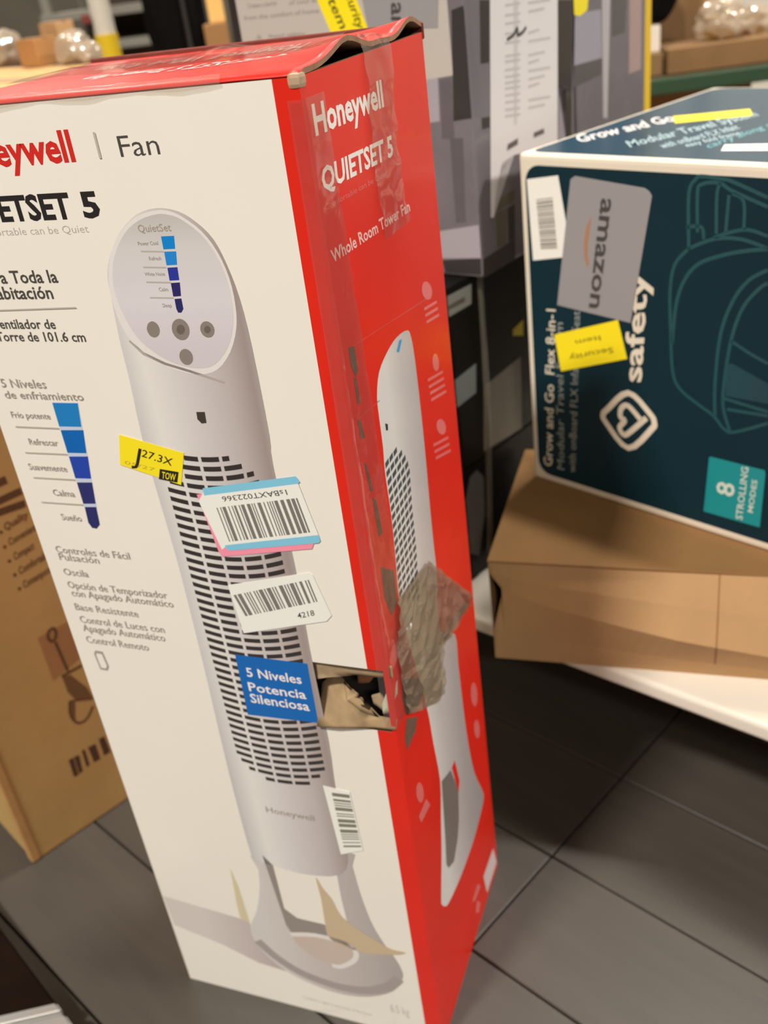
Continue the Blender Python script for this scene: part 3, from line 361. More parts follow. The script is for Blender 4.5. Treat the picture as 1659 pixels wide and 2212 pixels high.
def strokes(name, items, pl, k, mat, parent):
    if len(items) > 1: return [strokes(name, [it], pl, k, mat, parent) for it in items][0]
    vs, fs = [], []
    for it in items:
        pts = [Vector((*cl(pl, p), 0)) for p in it[:-2]]; w, closed = it[-2]/2, it[-1]
        if len(pts) > 2:                                   # smooth the drawn line
            q = []
            n = len(pts); rng = range(n if closed else n-1)
            for i in rng:
                p0 = pts[(i-1) % n] if closed or i > 0 else pts[i]; p1 = pts[i]; p2 = pts[(i+1) % n]; p3 = pts[(i+2) % n] if closed or i+2 < n else p2
                for t in (0, .25, .5, .75):
                    q.append(.5*((2*p1)+(p2-p0)*t+(2*p0-5*p1+4*p2-p3)*t*t+(3*p1-p0-3*p2+p3)*t**3))
            if not closed: q.append(pts[-1])
            pts = q
        n = len(pts); b = len(vs)
        for i in range(n):
            a = pts[(i-1) % n] if closed or i > 0 else pts[i]; c = pts[(i+1) % n] if closed or i < n-1 else pts[i]
            d = (c-a); d = d.normalized() if d.length > 0 else Vector((1, 0, 0)); nn = Vector((-d.y, d.x, 0))*w
            vs += [pts[i]+nn, pts[i]-nn]
        for i in range(n if closed else n-1):
            j = (i+1) % n; fs.append((b+2*i, b+2*i+1, b+2*j+1, b+2*j))
    return put(name, mesh(name, vs, fs), parent, mat, pf(pl, k))
_glyph = {}
def glyphs(s, bold):
    key = (s, bold)
    if key not in _glyph:
        cu = bpy.data.curves.new('t', 'FONT'); cu.body = s; cu.size = 1.0; cu.resolution_u = 2; cu.offset = bold; cu.fill_mode = 'FRONT' if hasattr(cu, 'fill_mode') else cu.fill_mode
        ob = bpy.data.objects.new('t', cu); COL.objects.link(ob)
        dg = bpy.context.evaluated_depsgraph_get()
        me = bpy.data.meshes.new_from_object(ob.evaluated_get(dg))
        _glyph[key] = ([v.co.copy() for v in me.vertices], [tuple(p.vertices) for p in me.polygons])
        bpy.data.objects.remove(ob); bpy.data.curves.remove(cu); bpy.data.meshes.remove(me)
    return _glyph[key]
CAPH = max(v.y for v in glyphs('H', 0)[0])
def lettering(name, pl, keys, k, mat, parent, bold=0.0, only=None):
    for t in TEXTS:
        if t[1] != pl or t[0] not in keys or (only and t[2] not in only): continue
        a, b, c = Vector(t[3:5]), Vector(t[5:7]), Vector(t[7:9])
        gv, gf = glyphs(t[2], bold); x0 = min(v.x for v in gv); x1 = max(v.x for v in gv); vs = []
        for v in gv:
            p = a + (b-a)*((v.x-x0)/(x1-x0)) + (c-a)*(v.y/CAPH)
            vs.append((*cl(pl, p), 0))
        put(name, mesh(name, vs, gf), parent, mat, pf(pl, k))
def barcode(name, quad, pl, k, mat, parent, seed=1, n=44, along=True):
    rr = random.Random(seed); A, B, Cc, Dd = [Vector(p) for p in quad]
    if not along: A, B, Cc, Dd = A, Dd, Cc, B
    polys = []; x = 0.0; tot = []
    while x < 1:
        w = rr.choice((1, 1, 2, 3))/n/1.6; tot.append((x, min(x+w, 1))); x += w + rr.choice((1, 1, 2))/n/1.5
    for (s, e) in tot:
        polys.append([tuple(A.lerp(B, s)), tuple(A.lerp(B, e)), tuple(Dd.lerp(Cc, e)), tuple(Dd.lerp(Cc, s))])
    return flat(name, polys, pl, k, mat, parent)

# ------------------------------------------------------------------ materials
white_print = M('coated_white_print', (238, 230, 216), .42, .35, var=.012, vscale=6, coat_rough=.2)
red_print = M('coated_red_print', (220, 38, 20), .42, .08, spec=.35, var=.05, vscale=9, bump=.04, bscale=14, coat_rough=.14)
kraft = M('kraft_board', (176, 132, 82), .85, var=.07, vscale=12, bump=.15, bscale=200)
kraft_dark = M('kraft_board_dark', (120, 88, 58), .9, var=.1, vscale=30)
kraft_left = M('kraft_board_left', (188, 152, 90), .82, var=.09, vscale=5, bump=.25, bscale=9)
black_ink = M('black_ink', (34, 29, 28), .5, .2)
dark_ink = M('dark_grey_ink', (74, 68, 62), .5, .2)
mid_ink = M('warm_grey_ink', (162, 151, 138), .5, .2)
pale_ink = M('pale_grey_ink', (186, 177, 164), .5, .2)
red_ink = M('red_ink', (206, 38, 30), .45, .2)
white_ink = M('white_ink', (240, 232, 226), .45, .3)
pink_ink = M('pink_ink', (222, 100, 92), .45, .3)
blue_ink = M('blue_ink', (0, 100, 178), .4, .3)
yellow_label = M('yellow_label', (250, 226, 30), .45, .2)
white_label = M('white_label', (240, 236, 226), .45, .25)
tape_film = film_mat('clear_tape_film', milky=.05, body=(236, 200, 190))
tape_wrinkled = film_mat('wrinkled_tape_film', (225, 215, 200), .15, .45, (150, 134, 114), .6, 60)
torn_brown = M('torn_brown_paper', (104, 76, 58), .9, var=.25, vscale=80)
blues = [M('scale_blue_a', (24, 124, 190), .4, .3), M('scale_blue_b', (0, 98, 178), .4, .3), M('scale_blue_c', (32, 66, 166), .4, .3), M('scale_blue_d', (40, 44, 104), .4, .3), M('scale_blue_e', (38, 42, 100), .4, .3)]
disp_blues = [M('display_blue_a', (0, 130, 205), .4, .3), M('display_blue_b', (30, 132, 208), .4, .3), M('display_blue_c', (40, 52, 150), .4, .3), M('display_blue_d', (40, 36, 98), .4, .3), M('display_blue_e', (38, 40, 96), .4, .3)]

# ------------------------------------------------------------------ setting
Hb, Wb, Db = 1.08, 0.3514, 0.276
floor_base = M('floor_grout', (60, 55, 50), .9)
fl = struct(put('floor', mesh('floor', [(-9, -12, -.012), (9, -12, -.012), (9, 10, -.012), (-9, 10, -.012), (-9, -12, -.05), (9, -12, -.05), (9, 10, -.05), (-9, 10, -.05)], [(0, 1, 2, 3), (7, 6, 5, 4), (0, 4, 5, 1), (1, 5, 6, 2), (2, 6, 7, 3), (3, 7, 4, 0)]), None, floor_base))
plank_mats = [M('plank_tile_%d' % i, c, .42, var=.10, vscale=3.5, stretch=(1.2, 9, 1), bump=.05, bscale=40) for i, c in enumerate(((66, 60, 53), (62, 57, 50), (69, 63, 56)))]
PA = Vector((.9175, -.3978, 0)).normalized(); PB = Vector((-PA.y, PA.x, 0))
PW, PLN, GAP = .1885, 1.2, .0032
plank_me = []
for i in range(3):
    me = boxmesh('floor_plank', PLN-GAP, PW-GAP, .012, .0012, 1, (0, 0, -.012)); me.materials.append(plank_mats[i]); plank_me.append(me)
def floor_plank(s0, t0, idx):
    o = bpy.data.objects.new('floor_plank', plank_me[idx % 3]); COL.objects.link(o); o.parent = fl
    P = PA*(s0+GAP/2) + PB*(t0+GAP/2)
    o.matrix_basis = Matrix.Translation(P) @ Matrix.Rotation(math.atan2(PA.y, PA.x), 4, 'Z')
kk = 0
for i in range(-5, 5):
    for j in range(-18, 32):
        s0, t0 = -.057+i*PLN, -.254+j*PW
        c = PA*(s0+.6)+PB*(t0+.1)
        if c.length > 4.6 or (c-CAM).dot(Vector((_fw.x, _fw.y, 0))) < -0.6: continue
        if kk < 298: floor_plank(s0, t0, R.randrange(3)); kk += 1
wall_m = M('painted_wall', (76, 71, 62), .8, var=.06, vscale=2)
def slab(name, x0, y0, z0, x1, y1, z1, m): return struct(put(name, boxmesh(name, x1-x0, y1-y0, z1-z0, 0, 1, (x0, y0, z0)), None, m))
slab('wall_back', -9, 7.0, -.05, 9, 7.15, 8.3, M('pale_back_wall', (206, 196, 178), .8)); slab('wall_left', -7.15, -12, -.05, -7, 7, 8.3, wall_m)
slab('wall_right', 7.4, -12, -.05, 7.55, 7, 8.3, wall_m); slab('wall_front', -9, -12.15, -.05, 9, -12, 8.3, wall_m)
slab('ceiling', -9, -12, 8.2, 9, 7, 8.3, M('ceiling_paint', (96, 92, 86), .9))

# ------------------------------------------------------------------ fan box (tall red and white carton)
fan = thing('fan_box', 'tall red and white tower fan box with barcode stickers and a torn corner', 'box', (-Wb/2, Db/2, 0))
hx0, hx1, hz0, hz1 = -.0815, -.0045, .5005, .5755
STRIP = -.0197
xs = [-Wb, hx0, STRIP, hx1, 0.0]; zs = [0, hz0, hz1, Hb]
vs, fs, mi = [], [], []
def quad(a, b, c, d, m):
    n = len(vs); vs.extend((a, b, c, d)); fs.append((n, n+1, n+2, n+3)); mi.append(m)
for i in range(4):
    for j in range(3):
        if j == 1 and i in (1, 2): continue
        quad((xs[i], 0, zs[j]), (xs[i+1], 0, zs[j]), (xs[i+1], 0, zs[j+1]), (xs[i], 0, zs[j+1]), 0 if i < 2 else 1)
quad((0, 0, 0), (0, Db, 0), (0, Db, Hb), (0, 0, Hb), 1)
quad((0, Db, 0), (-Wb, Db, 0), (-Wb, Db, Hb), (0, Db, Hb), 0)
quad((-Wb, Db, 0), (-Wb, 0, 0), (-Wb, 0, Hb), (-Wb, Db, Hb), 1)
quad((-Wb, 0, 0), (-Wb, Db, 0), (0, Db, 0), (0, 0, 0), 2)
T = .004; zi = Hb-.022                                              # board thickness round the rim, inner flaps below it
quad((-Wb, 0, Hb), (0, 0, Hb), (-T, T, Hb), (-Wb+T, T, Hb), 2); quad((0, 0, Hb), (0, Db, Hb), (-T, Db-T, Hb), (-T, T, Hb), 2)
quad((0, Db, Hb), (-Wb, Db, Hb), (-Wb+T, Db-T, Hb), (-T, Db-T, Hb), 2); quad((-Wb, Db, Hb), (-Wb, 0, Hb), (-Wb+T, T, Hb), (-Wb+T, Db-T, Hb), 2)
for a, b in (((-Wb+T, T), (-T, T)), ((-T, T), (-T, Db-T)), ((-T, Db-T), (-Wb+T, Db-T)), ((-Wb+T, Db-T), (-Wb+T, T))):
    quad((a[0], a[1], Hb), (b[0], b[1], Hb), (b[0], b[1], zi), (a[0], a[1], zi), 2)
quad((-Wb+T, T, zi), (-T, T, zi), (-T, Db-T, zi), (-Wb+T, Db-T, zi), 2)
put('carton_body', mesh('carton_body', vs, fs, mi), fan, [white_print, red_print, kraft_dark])
# cavity behind the torn hole
vs, fs, mi = [], [], []
cd = .07; e = .0045
quad((hx0, 0, hz0), (hx1, 0, hz0), (hx1, e, hz0), (hx0, e, hz0), 0); quad((hx0, 0, hz1), (hx0, e, hz1), (hx1, e, hz1), (hx1, 0, hz1), 0)
quad((hx0, 0, hz0), (hx0, e, hz0), (hx0, e, hz1), (hx0, 0, hz1), 0); quad((hx1, 0, hz0), (hx1, 0, hz1), (hx1, e, hz1), (hx1, e, hz0), 0)
g = .03
c0 = (hx0-g, hx1+.002, hz0-g, hz1+g)
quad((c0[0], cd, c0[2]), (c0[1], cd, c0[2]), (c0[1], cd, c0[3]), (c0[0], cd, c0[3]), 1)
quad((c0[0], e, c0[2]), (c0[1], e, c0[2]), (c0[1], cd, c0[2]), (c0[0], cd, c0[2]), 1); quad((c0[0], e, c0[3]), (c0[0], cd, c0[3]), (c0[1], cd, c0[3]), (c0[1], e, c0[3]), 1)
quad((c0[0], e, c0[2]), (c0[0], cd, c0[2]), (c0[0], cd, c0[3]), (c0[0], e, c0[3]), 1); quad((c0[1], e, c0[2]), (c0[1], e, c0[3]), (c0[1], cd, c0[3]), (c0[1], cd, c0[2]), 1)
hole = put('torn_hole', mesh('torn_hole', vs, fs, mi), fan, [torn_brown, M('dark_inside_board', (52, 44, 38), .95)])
hole['label'] = 'hole torn through the front panel showing brown board inside'
def sheet_from(name, poly, depth0, amp, seed, mat, parent, rows=10, tilt=0.0):
    """torn piece of board: grid clipped to a polygon on the front face, bent in depth, with thickness"""
    bm = bmesh.new(); pts = [Vector((p[0], 0, p[1])) for p in poly]
    f = bm.faces.new([bm.verts.new(p) for p in pts])
    bmesh.ops.triangulate(bm, faces=[f]); bmesh.ops.subdivide_edges(bm, edges=bm.edges[:], cuts=3, use_grid_fill=True)
    bmesh.ops.triangulate(bm, faces=bm.faces[:])
    zc = sum(p.z for p in pts)/len(pts)
    for v in bm.verts:
        nz = noise.noise(Vector((v.co.x*38+seed, seed*3.1, v.co.z*38)))
        v.co.y = depth0 + amp*nz + tilt*(v.co.z-zc)
    r = bmesh.ops.extrude_face_region(bm, geom=bm.faces[:])
    for v in [g_ for g_ in r['geom'] if isinstance(g_, bmesh.types.BMVert)]: v.co.y += .0022
    bmesh.ops.recalc_face_normals(bm, faces=bm.faces[:])
    me = bpy.data.meshes.new(name); bm.to_mesh(me); bm.free()
    for p in me.polygons: p.use_smooth = abs(p.normal.y) > .5
    return put(name, me, parent, mat)
flap_m = M('torn_flap_board', (150, 126, 96), .9, var=.15, vscale=60)
sheet_from('torn_flap', SHAPES['flap_top'][0], .003, .002, 2, flap_m, hole, tilt=.12)
sheet_from('torn_flap', SHAPES['flap_low'][0], .007, .006, 5, M('torn_flap_inner', (150, 124, 90), .9, var=.25, vscale=50), hole, tilt=.45)
sheet_from('board_scrap', SHAPES['lump'][0], .03, .006, 8, M('reddish_board', (150, 96, 62), .9, var=.2, vscale=60), hole, tilt=.8)
sheet_from('board_scrap', SHAPES['shred'][0], .008, .006, 13, M('pale_scrap', (176, 176, 156), .8, var=.2, vscale=60), hole, tilt=.6)
sheet_from('board_scrap', SHAPES['shred2'][0], .012, .006, 17, flap_m, hole, tilt=.6)
# top flap with its lifted right edge
nx, ny = 30, 26
def lift(x, y):
    k = math.exp(x/.05)
    h = .0115*math.exp(-((y-.095)/.036)**2) + .011*math.exp(-((y-.245)/.03)**2)
    h += .0020*math.exp(-((y-.165)/.02)**2)
    s = -.0028*math.sin(math.pi*min(max(y/Db, 0), 1))*(1-k)
    return k*h + s + .0004*noise.noise(Vector((x*30, y*30, 0)))
vs, fs, mi = [], [], []
th = .0036
for j in range(ny+1):
    for i in range(nx+1):
        x = -Wb + Wb*i/nx; y = Db*j/ny
        zt_ = Hb + .0006 + lift(x, y); vs.append((x, y, zt_+th*(1 if y > 0.004 else .3)))
n1 = len(vs)
for j in range(ny+1):
    for i in range(nx+1):
        x = -Wb + Wb*i/nx; y = Db*j/ny
        vs.append((x, y, Hb + .0004 + max(lift(x, y), 0)))
ix = lambda i, j: j*(nx+1)+i
for j in range(ny):
    for i in range(nx):
        fs.append((ix(i, j), ix(i+1, j), ix(i+1, j+1), ix(i, j+1))); mi.append(0)
        fs.append((n1+ix(i, j), n1+ix(i, j+1), n1+ix(i+1, j+1), n1+ix(i+1, j))); mi.append(1)
for i in range(nx):
    fs.append((n1+ix(i, 0), n1+ix(i+1, 0), ix(i+1, 0), ix(i, 0))); mi.append(0)
    fs.append((n1+ix(i+1, ny), n1+ix(i, ny), ix(i, ny), ix(i+1, ny))); mi.append(1)
for j in range(ny):
    fs.append((n1+ix(nx, j), n1+ix(nx, j+1), ix(nx, j+1), ix(nx, j))); mi.append(1)
    fs.append((n1+ix(0, j+1), n1+ix(0, j), ix(0, j), ix(0, j+1))); mi.append(1)
edge_brown = M('board_cut_edge', (150, 112, 84), .9, var=.2, vscale=90)
me = mesh('top_flap', vs, fs, mi); 
for p in me.polygons: p.use_smooth = (p.material_index == 0)
top_red = M('coated_red_top', (194, 33, 18), .42, .08, spec=.25, bump=.05, bscale=12)
flap = put('top_flap', me, fan, [top_red, edge_brown])
put('back_rim', boxmesh('back_rim', Wb+.002, .004, .014, .001, 1, (-Wb-.001, Db, Hb-.006)), fan, M('rim_maroon_board', (112, 52, 40), .85, var=.15, vscale=40))
# upside-down print on the top flap
def top_text(s, x0, x1, yb, h, mat):
    gv, gf = glyphs(s, .01); a0 = min(v.x for v in gv); a1 = max(v.x for v in gv); tv_ = []
    for v in gv:
        x = x1 - (x1-x0)*(v.x-a0)/(a1-a0); y = yb - h*v.y/CAPH
        tv_.append((x, y, Hb + .0006 + lift(x, y) + th + .0005))
    put('printed_text', mesh('printed_text', tv_, gf), flap, mat)
top_text('QUIETSET 5 Tower Fan', -.262, -.070, .150, .034, white_ink)
top_text('Honeywell  Whole Room', -.300, -.085, .225, .036, M('glossy_pale_print', (238, 176, 162), .35, .2))
# printed front
lettering('printed_logo', 'F', ('logo',), 2, red_ink, fan, .028)
lettering('printed_text', 'F', ('fan',), 2, dark_ink, fan, -.004)
lettering('printed_text', 'F', ('title',), 2, black_ink, fan, .034)
lettering('printed_text', 'F', ('pale',), 2, pale_ink, fan, -.006)
lettering('printed_text', 'F', ('dark', 'dark2'), 2, dark_ink, fan, .02)
lettering('printed_text', 'F', ('mid',), 8, mid_ink, fan, .004)
flats('printed_rule', SHAPES['rule'], 'F', 8, pale_ink, fan)
sc = flat('cooling_scale', SHAPES['scalebed'], 'F', 1, M('scale_gap', (196, 204, 222), .4, .3), fan)
for i in range(5): flat('scale_step', SHAPES['scale%d' % i], 'F', 2, blues[i], sc)
rm = flat('remote_icon', SHAPES['remote'], 'F', 1, mid_ink, fan); flat('icon_centre', SHAPES['remote_in'], 'F', 2, white_print, rm)
# printed picture of the fan
pic_body = ramp_mat('printed_fan_body', 0, -.205, -.070, [(0, (190, 182, 176)), (.06, (206, 200, 196)), (.2, (228, 222, 214)), (.45, (212, 204, 200)), (.75, (190, 178, 174)), (.93, (160, 144, 138)), (1, (176, 164, 158))])
flat('printed_floor_shade', SHAPES['fan_shadow'], 'F', 1, ramp_mat('printed_grey_band', 0, -.3, -.2, [(0, (214, 204, 196)), (1, (186, 168, 164))]), fan)
flat('printed_grass', SHAPES['fan_grass'], 'F', 2, M('printed_straw', (212, 198, 160), .45, .2), fan)
pic = flat('fan_picture', SHAPES['fan_body'], 'F', 4, pic_body, fan, smooth=True); pic['label'] = 'printed picture of a white tower fan'
flat('picture_base', SHAPES['fan_base'], 'F', 2, ramp_mat('printed_fan_base', 0, -.21, -.03, [(0, (210, 202, 196)), (.3, (200, 188, 182)), (.6, (188, 176, 170)), (1, (166, 156, 150))]), pic, smooth=True)
flat('picture_opening', SHAPES['fan_open'], 'F', 3, white_print, pic)
strokes('picture_base_side', SHAPES['fan_side'], 'F', 3, M('printed_base_shade', (164, 152, 146), .4, .1), pic)
flat('picture_leg_inside', SHAPES['fan_basedark'], 'F', 4, M('printed_dark_grey', (146, 134, 126), .4, .3), pic)
strokes('picture_base_ring', SHAPES['fan_ring'], 'F', 6, M('printed_pale_grey', (226, 218, 210), .4, .1), pic)
flat('picture_base_hole', SHAPES['fan_hole'], 'F', 4, M('printed_taupe', (200, 180, 166), .4, .3), pic, smooth=True)
flat('picture_curtain', SHAPES['fan_curtain'], 'F', 6, M('printed_tan', (200, 176, 142), .4, .3), pic, smooth=True)
flat('picture_rim', SHAPES['fan_rim'], 'F', 5, M('printed_rim', (228, 220, 214), .4, .3), pic, smooth=True)
flat('picture_panel', SHAPES['fan_panel'], 'F', 6, ramp_mat('printed_panel', 1, .88, 1.0, [(0, (208, 198, 200)), (.4, (218, 210, 212)), (.75, (210, 204, 200)), (1, (190, 182, 174))]), pic, smooth=True)
flat('picture_seam', SHAPES['fan_seam'], 'F', 5, M('printed_seam', (178, 164, 156), .4, .3), pic)
flat('picture_sensor', SHAPES['fan_sensor'], 'F', 5, M('printed_sensor', (66, 56, 50), .4, .3), pic)
btn = M('printed_button', (138, 126, 116), .4, .3)
for b_ in SHAPES['button']: flat('picture_button', [b_], 'F', 7, btn, pic)
flats('picture_button_mark', SHAPES['button_in'], 'F', 8, M('printed_button_mark', (108, 98, 90), .4, .3), pic)
for i in range(5): flat('display_step', SHAPES['disp%d' % i], 'F', 8, disp_blues[i], pic)
# grille slots of the printed fan
gv_, gfc = [], []
gx0, gx1 = -.1875, -.0835; ztop, zbot = .795, .4015; nrow = 43
gc, gh = (gx0+gx1)/2, (gx1-gx0)/2
for rI in range(nrow):
    zr = ztop - .004 - rI*(ztop-zbot-.004)/(nrow-1)
    for cI in range(5):
        a = gx0 + (gx1-gx0)*cI/5 + .0016; b = gx0 + (gx1-gx0)*(cI+1)/5 - .0016
        m_ = 5; base = len(gv_); keep = []
        for q in range(m_+1):
            x = a+(b-a)*q/m_; t = (x-gc)/gh
            zc = zr + .0085*(t*t) + .006*(t) * .55 - .004
            tp = ztop - .055*(1-math.sqrt(max(0, 1-t*t*.97)))*1.0; bt = zbot + .052*(1-math.sqrt(max(0, 1-t*t*.9)))
            if zc > tp or zc < bt: continue
            keep.append((x, zc))
        if len(keep) < 2: continue
        for x, zc in keep: gv_ += [(x, zc-.0024, 0), (x, zc+.0024, 0)]
        for q in range(len(keep)-1): gfc.append((base+2*q, base+2*q+2, base+2*q+3, base+2*q+1))
put('picture_grille', mesh('picture_grille', gv_, gfc), pic, M('printed_slot', (52, 44, 42), .4, .3), pf('F', 5))
patch = flat('blue_patch', SHAPES['patch'], 'F', 7, blue_ink, fan); lettering('patch_text', 'F', ('white',), 9, white_ink, patch, .016)
# stickers on the front
sj = flat('yellow_sticker', SHAPES['sticker_j'], 'F', 7, yellow_label, fan, .0003); sj['label'] = 'small yellow sticker printed J 27.3X'
lettering('sticker_text', 'F', ('black', 'black2'), 10, black_ink, sj, .01, only=('J', '27.3X')); lettering('sticker_text', 'F', ('black3',), 10, M('faded_olive_ink', (190, 160, 50), .5), sj)
flat('sticker_block', SHAPES['sticker_j_box'], 'F', 10, black_ink, sj); lettering('sticker_text', 'F', ('yellow',), 12, yellow_label, sj, .01)
flat('pink_label', SHAPES['lab_pink'], 'F', 7, M('pink_label', (246, 146, 166), .45), fan, .0002)
lw = flat('barcode_label', SHAPES['lab_white'], 'F', 9, white_label, fan, .0003); lw['label'] = 'white barcode label with light blue edges'
flats('blue_edge', SHAPES['lab_blue'], 'F', 12, M('light_blue_label', (130, 196, 220), .45), lw)
barc = M('barcode_ink', (122, 116, 108), .5)
barcode('bar_code', SHAPES['bc1'][0], 'F', 12, barc, lw, 3); lettering('label_text', 'F', ('black2',), 12, dark_ink, lw, .006, only=('1sBAXT022366',))
l2 = flat('barcode_label', SHAPES['lab2'], 'F', 7, white_label, fan, .0005); l2['label'] = 'small white barcode label below the blue edged one'
barcode('bar_code', SHAPES['bc2'][0], 'F', 11, barc, l2, 7, 36); lettering('label_text', 'F', ('black2',), 11, dark_ink, l2, .004, only=('4218',))
l3 = flat('barcode_label', SHAPES['lab3'], 'F', 7, white_label, fan, .0003); l3['label'] = 'narrow upright barcode label near the fan base'
barcode('bar_code', SHAPES['bc3'][0], 'F', 10, M('green_grey_ink', (128, 124, 108), .5), l3, 9, 30, along=False)
# printed side
lettering('printed_text', 'S', ('white',), 2, white_ink, fan, .03); lettering('printed_text', 'S', ('pink',), 2, pink_ink, fan, .01)
lettering('printed_text', 'S', ('pinkw',), 2, M('pale_pink_ink', (240, 190, 184), .45, .3), fan, .022)
flats('printed_rule', SHAPES['faint'], 'S', 1, M('faint_pink_ink', (212, 72, 62), .4, .4), fan)
flats('printed_icon', SHAPES['icon'], 'S', 2, M('icon_pink_ink', (228, 112, 108), .4, .4), fan)
sp_ = flat('side_fan_picture', SHAPES['side_fan'], 'S', 1, ramp_mat('printed_side_fan', 0, .09, .24, [(0, (226, 220, 214)), (.25, (204, 194, 192)), (.6, (182, 172, 170)), (1, (168, 160, 158))]), fan, smooth=True)
sp_['label'] = 'printed side view of the tower fan'
flat('picture_stand_gap', SHAPES['side_dark'], 'S', 2, M('printed_stand_gap', (126, 116, 108), .4, .3), sp_); flat('picture_notch', SHAPES['side_notch'], 'S', 3, red_print, sp_)
flat('picture_display_line', SHAPES['side_blue'], 'S', 2, M('printed_line_blue', (70, 150, 200), .4), sp_); flat('picture_sensor', SHAPES['side_sensor'], 'S', 2, M('printed_side_sensor', (50, 54, 66), .4), sp_)
gp = [Vector(p) for p in SHAPES['side_grille'][0]]
def inside(p, poly):
    c = False
    for i in range(len(poly)):
        a, b = poly[i], poly[i-1]
        if (a.y > p.y) != (b.y > p.y) and p.x < (b.x-a.x)*(p.y-a.y)/(b.y-a.y)+a.x: c = not c
    return c
gv_, gfc = [], []
zt0 = max(p.y for p in gp); zt1 = min(p.y for p in gp); xa, xb = min(p.x for p in gp), max(p.x for p in gp)
rowp = .0088
def span(z):
    xs_ = []
    for i in range(len(gp)):
        a, b = gp[i], gp[i-1]
        if (a.y > z) != (b.y > z): xs_.append((b.x-a.x)*(z-a.y)/(b.y-a.y)+a.x)
    return (min(xs_), max(xs_)) if len(xs_) > 1 else None
for rI in range(int((zt0-zt1)/rowp)+1):
    zc = zt0 - .004 - rI*rowp; sp2 = span(zc)
    if not sp2: continue
    nc = max(1, round((sp2[1]-sp2[0])/.0125)); cw = (sp2[1]-sp2[0])/nc
    for cI in range(nc):
        x = sp2[0] + cw*(cI+.5); w = cw*.40; b = len(gv_)
        gv_ += [(x-w, zc-.0030, 0), (x+w, zc-.0022, 0), (x+w, zc+.0030, 0), (x-w, zc+.0022, 0)]; gfc.append((b, b+1, b+2, b+3))
put('picture_grille', mesh('picture_grille', gv_, gfc), sp_, M('printed_side_slot', (74, 80, 84), .4, .3), pf('S', 2))
flat('side_barcode_print', SHAPES['side_label'], 'S', 2, M('pale_side_label', (214, 196, 192), .45), fan)
for tr in flats('torn_strip', SHAPES['tear'], 'S', 3, torn_brown, fan): tr['label'] = 'brown board showing where the red print has torn'
# clear tape: over the near edge, over the top edge, crumpled across the tear
def film(name, pts_fn, nu, nv, mat, amp, seed, freq, parent=None):
    vs, fs = [], []
    for j in range(nv+1):
        for i in range(nu+1):
            p, n = pts_fn(i/nu, j/nv); k = noise.noise(p*freq+Vector((seed, seed, seed)))
            vs.append(p + n*(.0012 + amp*(.5+k)))
    for j in range(nv):
        for i in range(nu): a = j*(nu+1)+i; fs.append((a, a+1, a+nu+2, a+nu+1))
    return put(name, mesh(name, vs, fs, None, True), parent or fan, mat)
def edge_wrap(s, t):
    z_ = .505 + (1.066-.505)*t; a = -.010 + (.010+.058-.022*t)*s
    if a < 0: return Vector((a, 0, z_)), Vector((0, -1, 0))
    return Vector((0, a, z_)), Vector((1, 0, 0))
film('packing_tape', edge_wrap, 14, 70, tape_film, .0012, 3, 55)
def top_wrap(s, t):
    y = .118 + .062*s + .004*math.sin(7*t); a = -.055 + .20*t
    if a < 0: return Vector((a, y, Hb + .005 + lift(a, y))), Vector((0, 0, 1))
    return Vector((0, y, Hb + .003 - a)), Vector((1, 0, 0))
film('packing_tape', top_wrap, 10, 34, tape_film, .003, 9, 60)
def top_strip(s, t):
    x = -Wb + .004 + (Wb-.06)*t; y = .135 + .10*s
    bl = math.exp(-((x+.295)/.045)**2)*.0045*math.exp(-((s-.35)/.3)**2) + math.exp(-((x+.17)/.022)**2)*.006*math.exp(-((s-.8)/.25)**2)
    return Vector((x, y, Hb + .005 + lift(x, y) + bl)), Vector((0, 0, 1))
film('packing_tape', top_strip, 12, 50, film_mat('clear_tape_thin', milky=.02, rough=.1, bump=.3, bscale=25), .0006, 21, 40)
def front_lip(s, t):
    x = -Wb + .002 + (Wb-.06)*t; a = -.004 + .008*s + .0012*math.sin(t*23)*s
    if a < 0: return Vector((x, -a, Hb+.0045)), Vector((0, 0, 1))
    return Vector((x, 0, Hb + .003 - a)), Vector((0, -1, 0))
film('packing_tape', front_lip, 6, 50, film_mat('wrinkled_white_tape', milky=.12, body=(210, 196, 182)), .0012, 33, 50)
cp = SHAPES['crumple'][0]
bm = bmesh.new(); f_ = bm.faces.new([bm.verts.new((p[0], p[1], 0)) for p in cp]); bmesh.ops.triangulate(bm, faces=[f_])
bmesh.ops.subdivide_edges(bm, edges=bm.edges[:], cuts=7, use_grid_fill=True); bmesh.ops.triangulate(bm, faces=bm.faces[:])
for v in bm.verts:
    s_ = v.co.x*.75+v.co.y*.65
    v.co.z = .0016 + .008*abs(noise.noise(Vector((s_*95, (v.co.x-v.co.y)*16, 2.0)))) + .002*abs(noise.noise(v.co*130))
me = bpy.data.meshes.new('crumpled_tape'); bm.to_mesh(me); bm.free()
for p in me.polygons: p.use_smooth = False
ct = put('crumpled_tape', me, fan, tape_wrinkled, pf('S', 4)); ct['label'] = 'crumpled clear tape over the torn corner'
flat('tape_fold', SHAPES['tear2'], 'S', 22, M('folded_tape', (140, 118, 92), .3, .5), fan)
# worn corner of bare board
put('worn_corner', boxmesh('worn_corner', .010, .012, .010, .003, 2, (-.0085, -.0012, Hb-.0075)), fan, M('worn_board', (176, 146, 118), .9, var=.2, vscale=100))

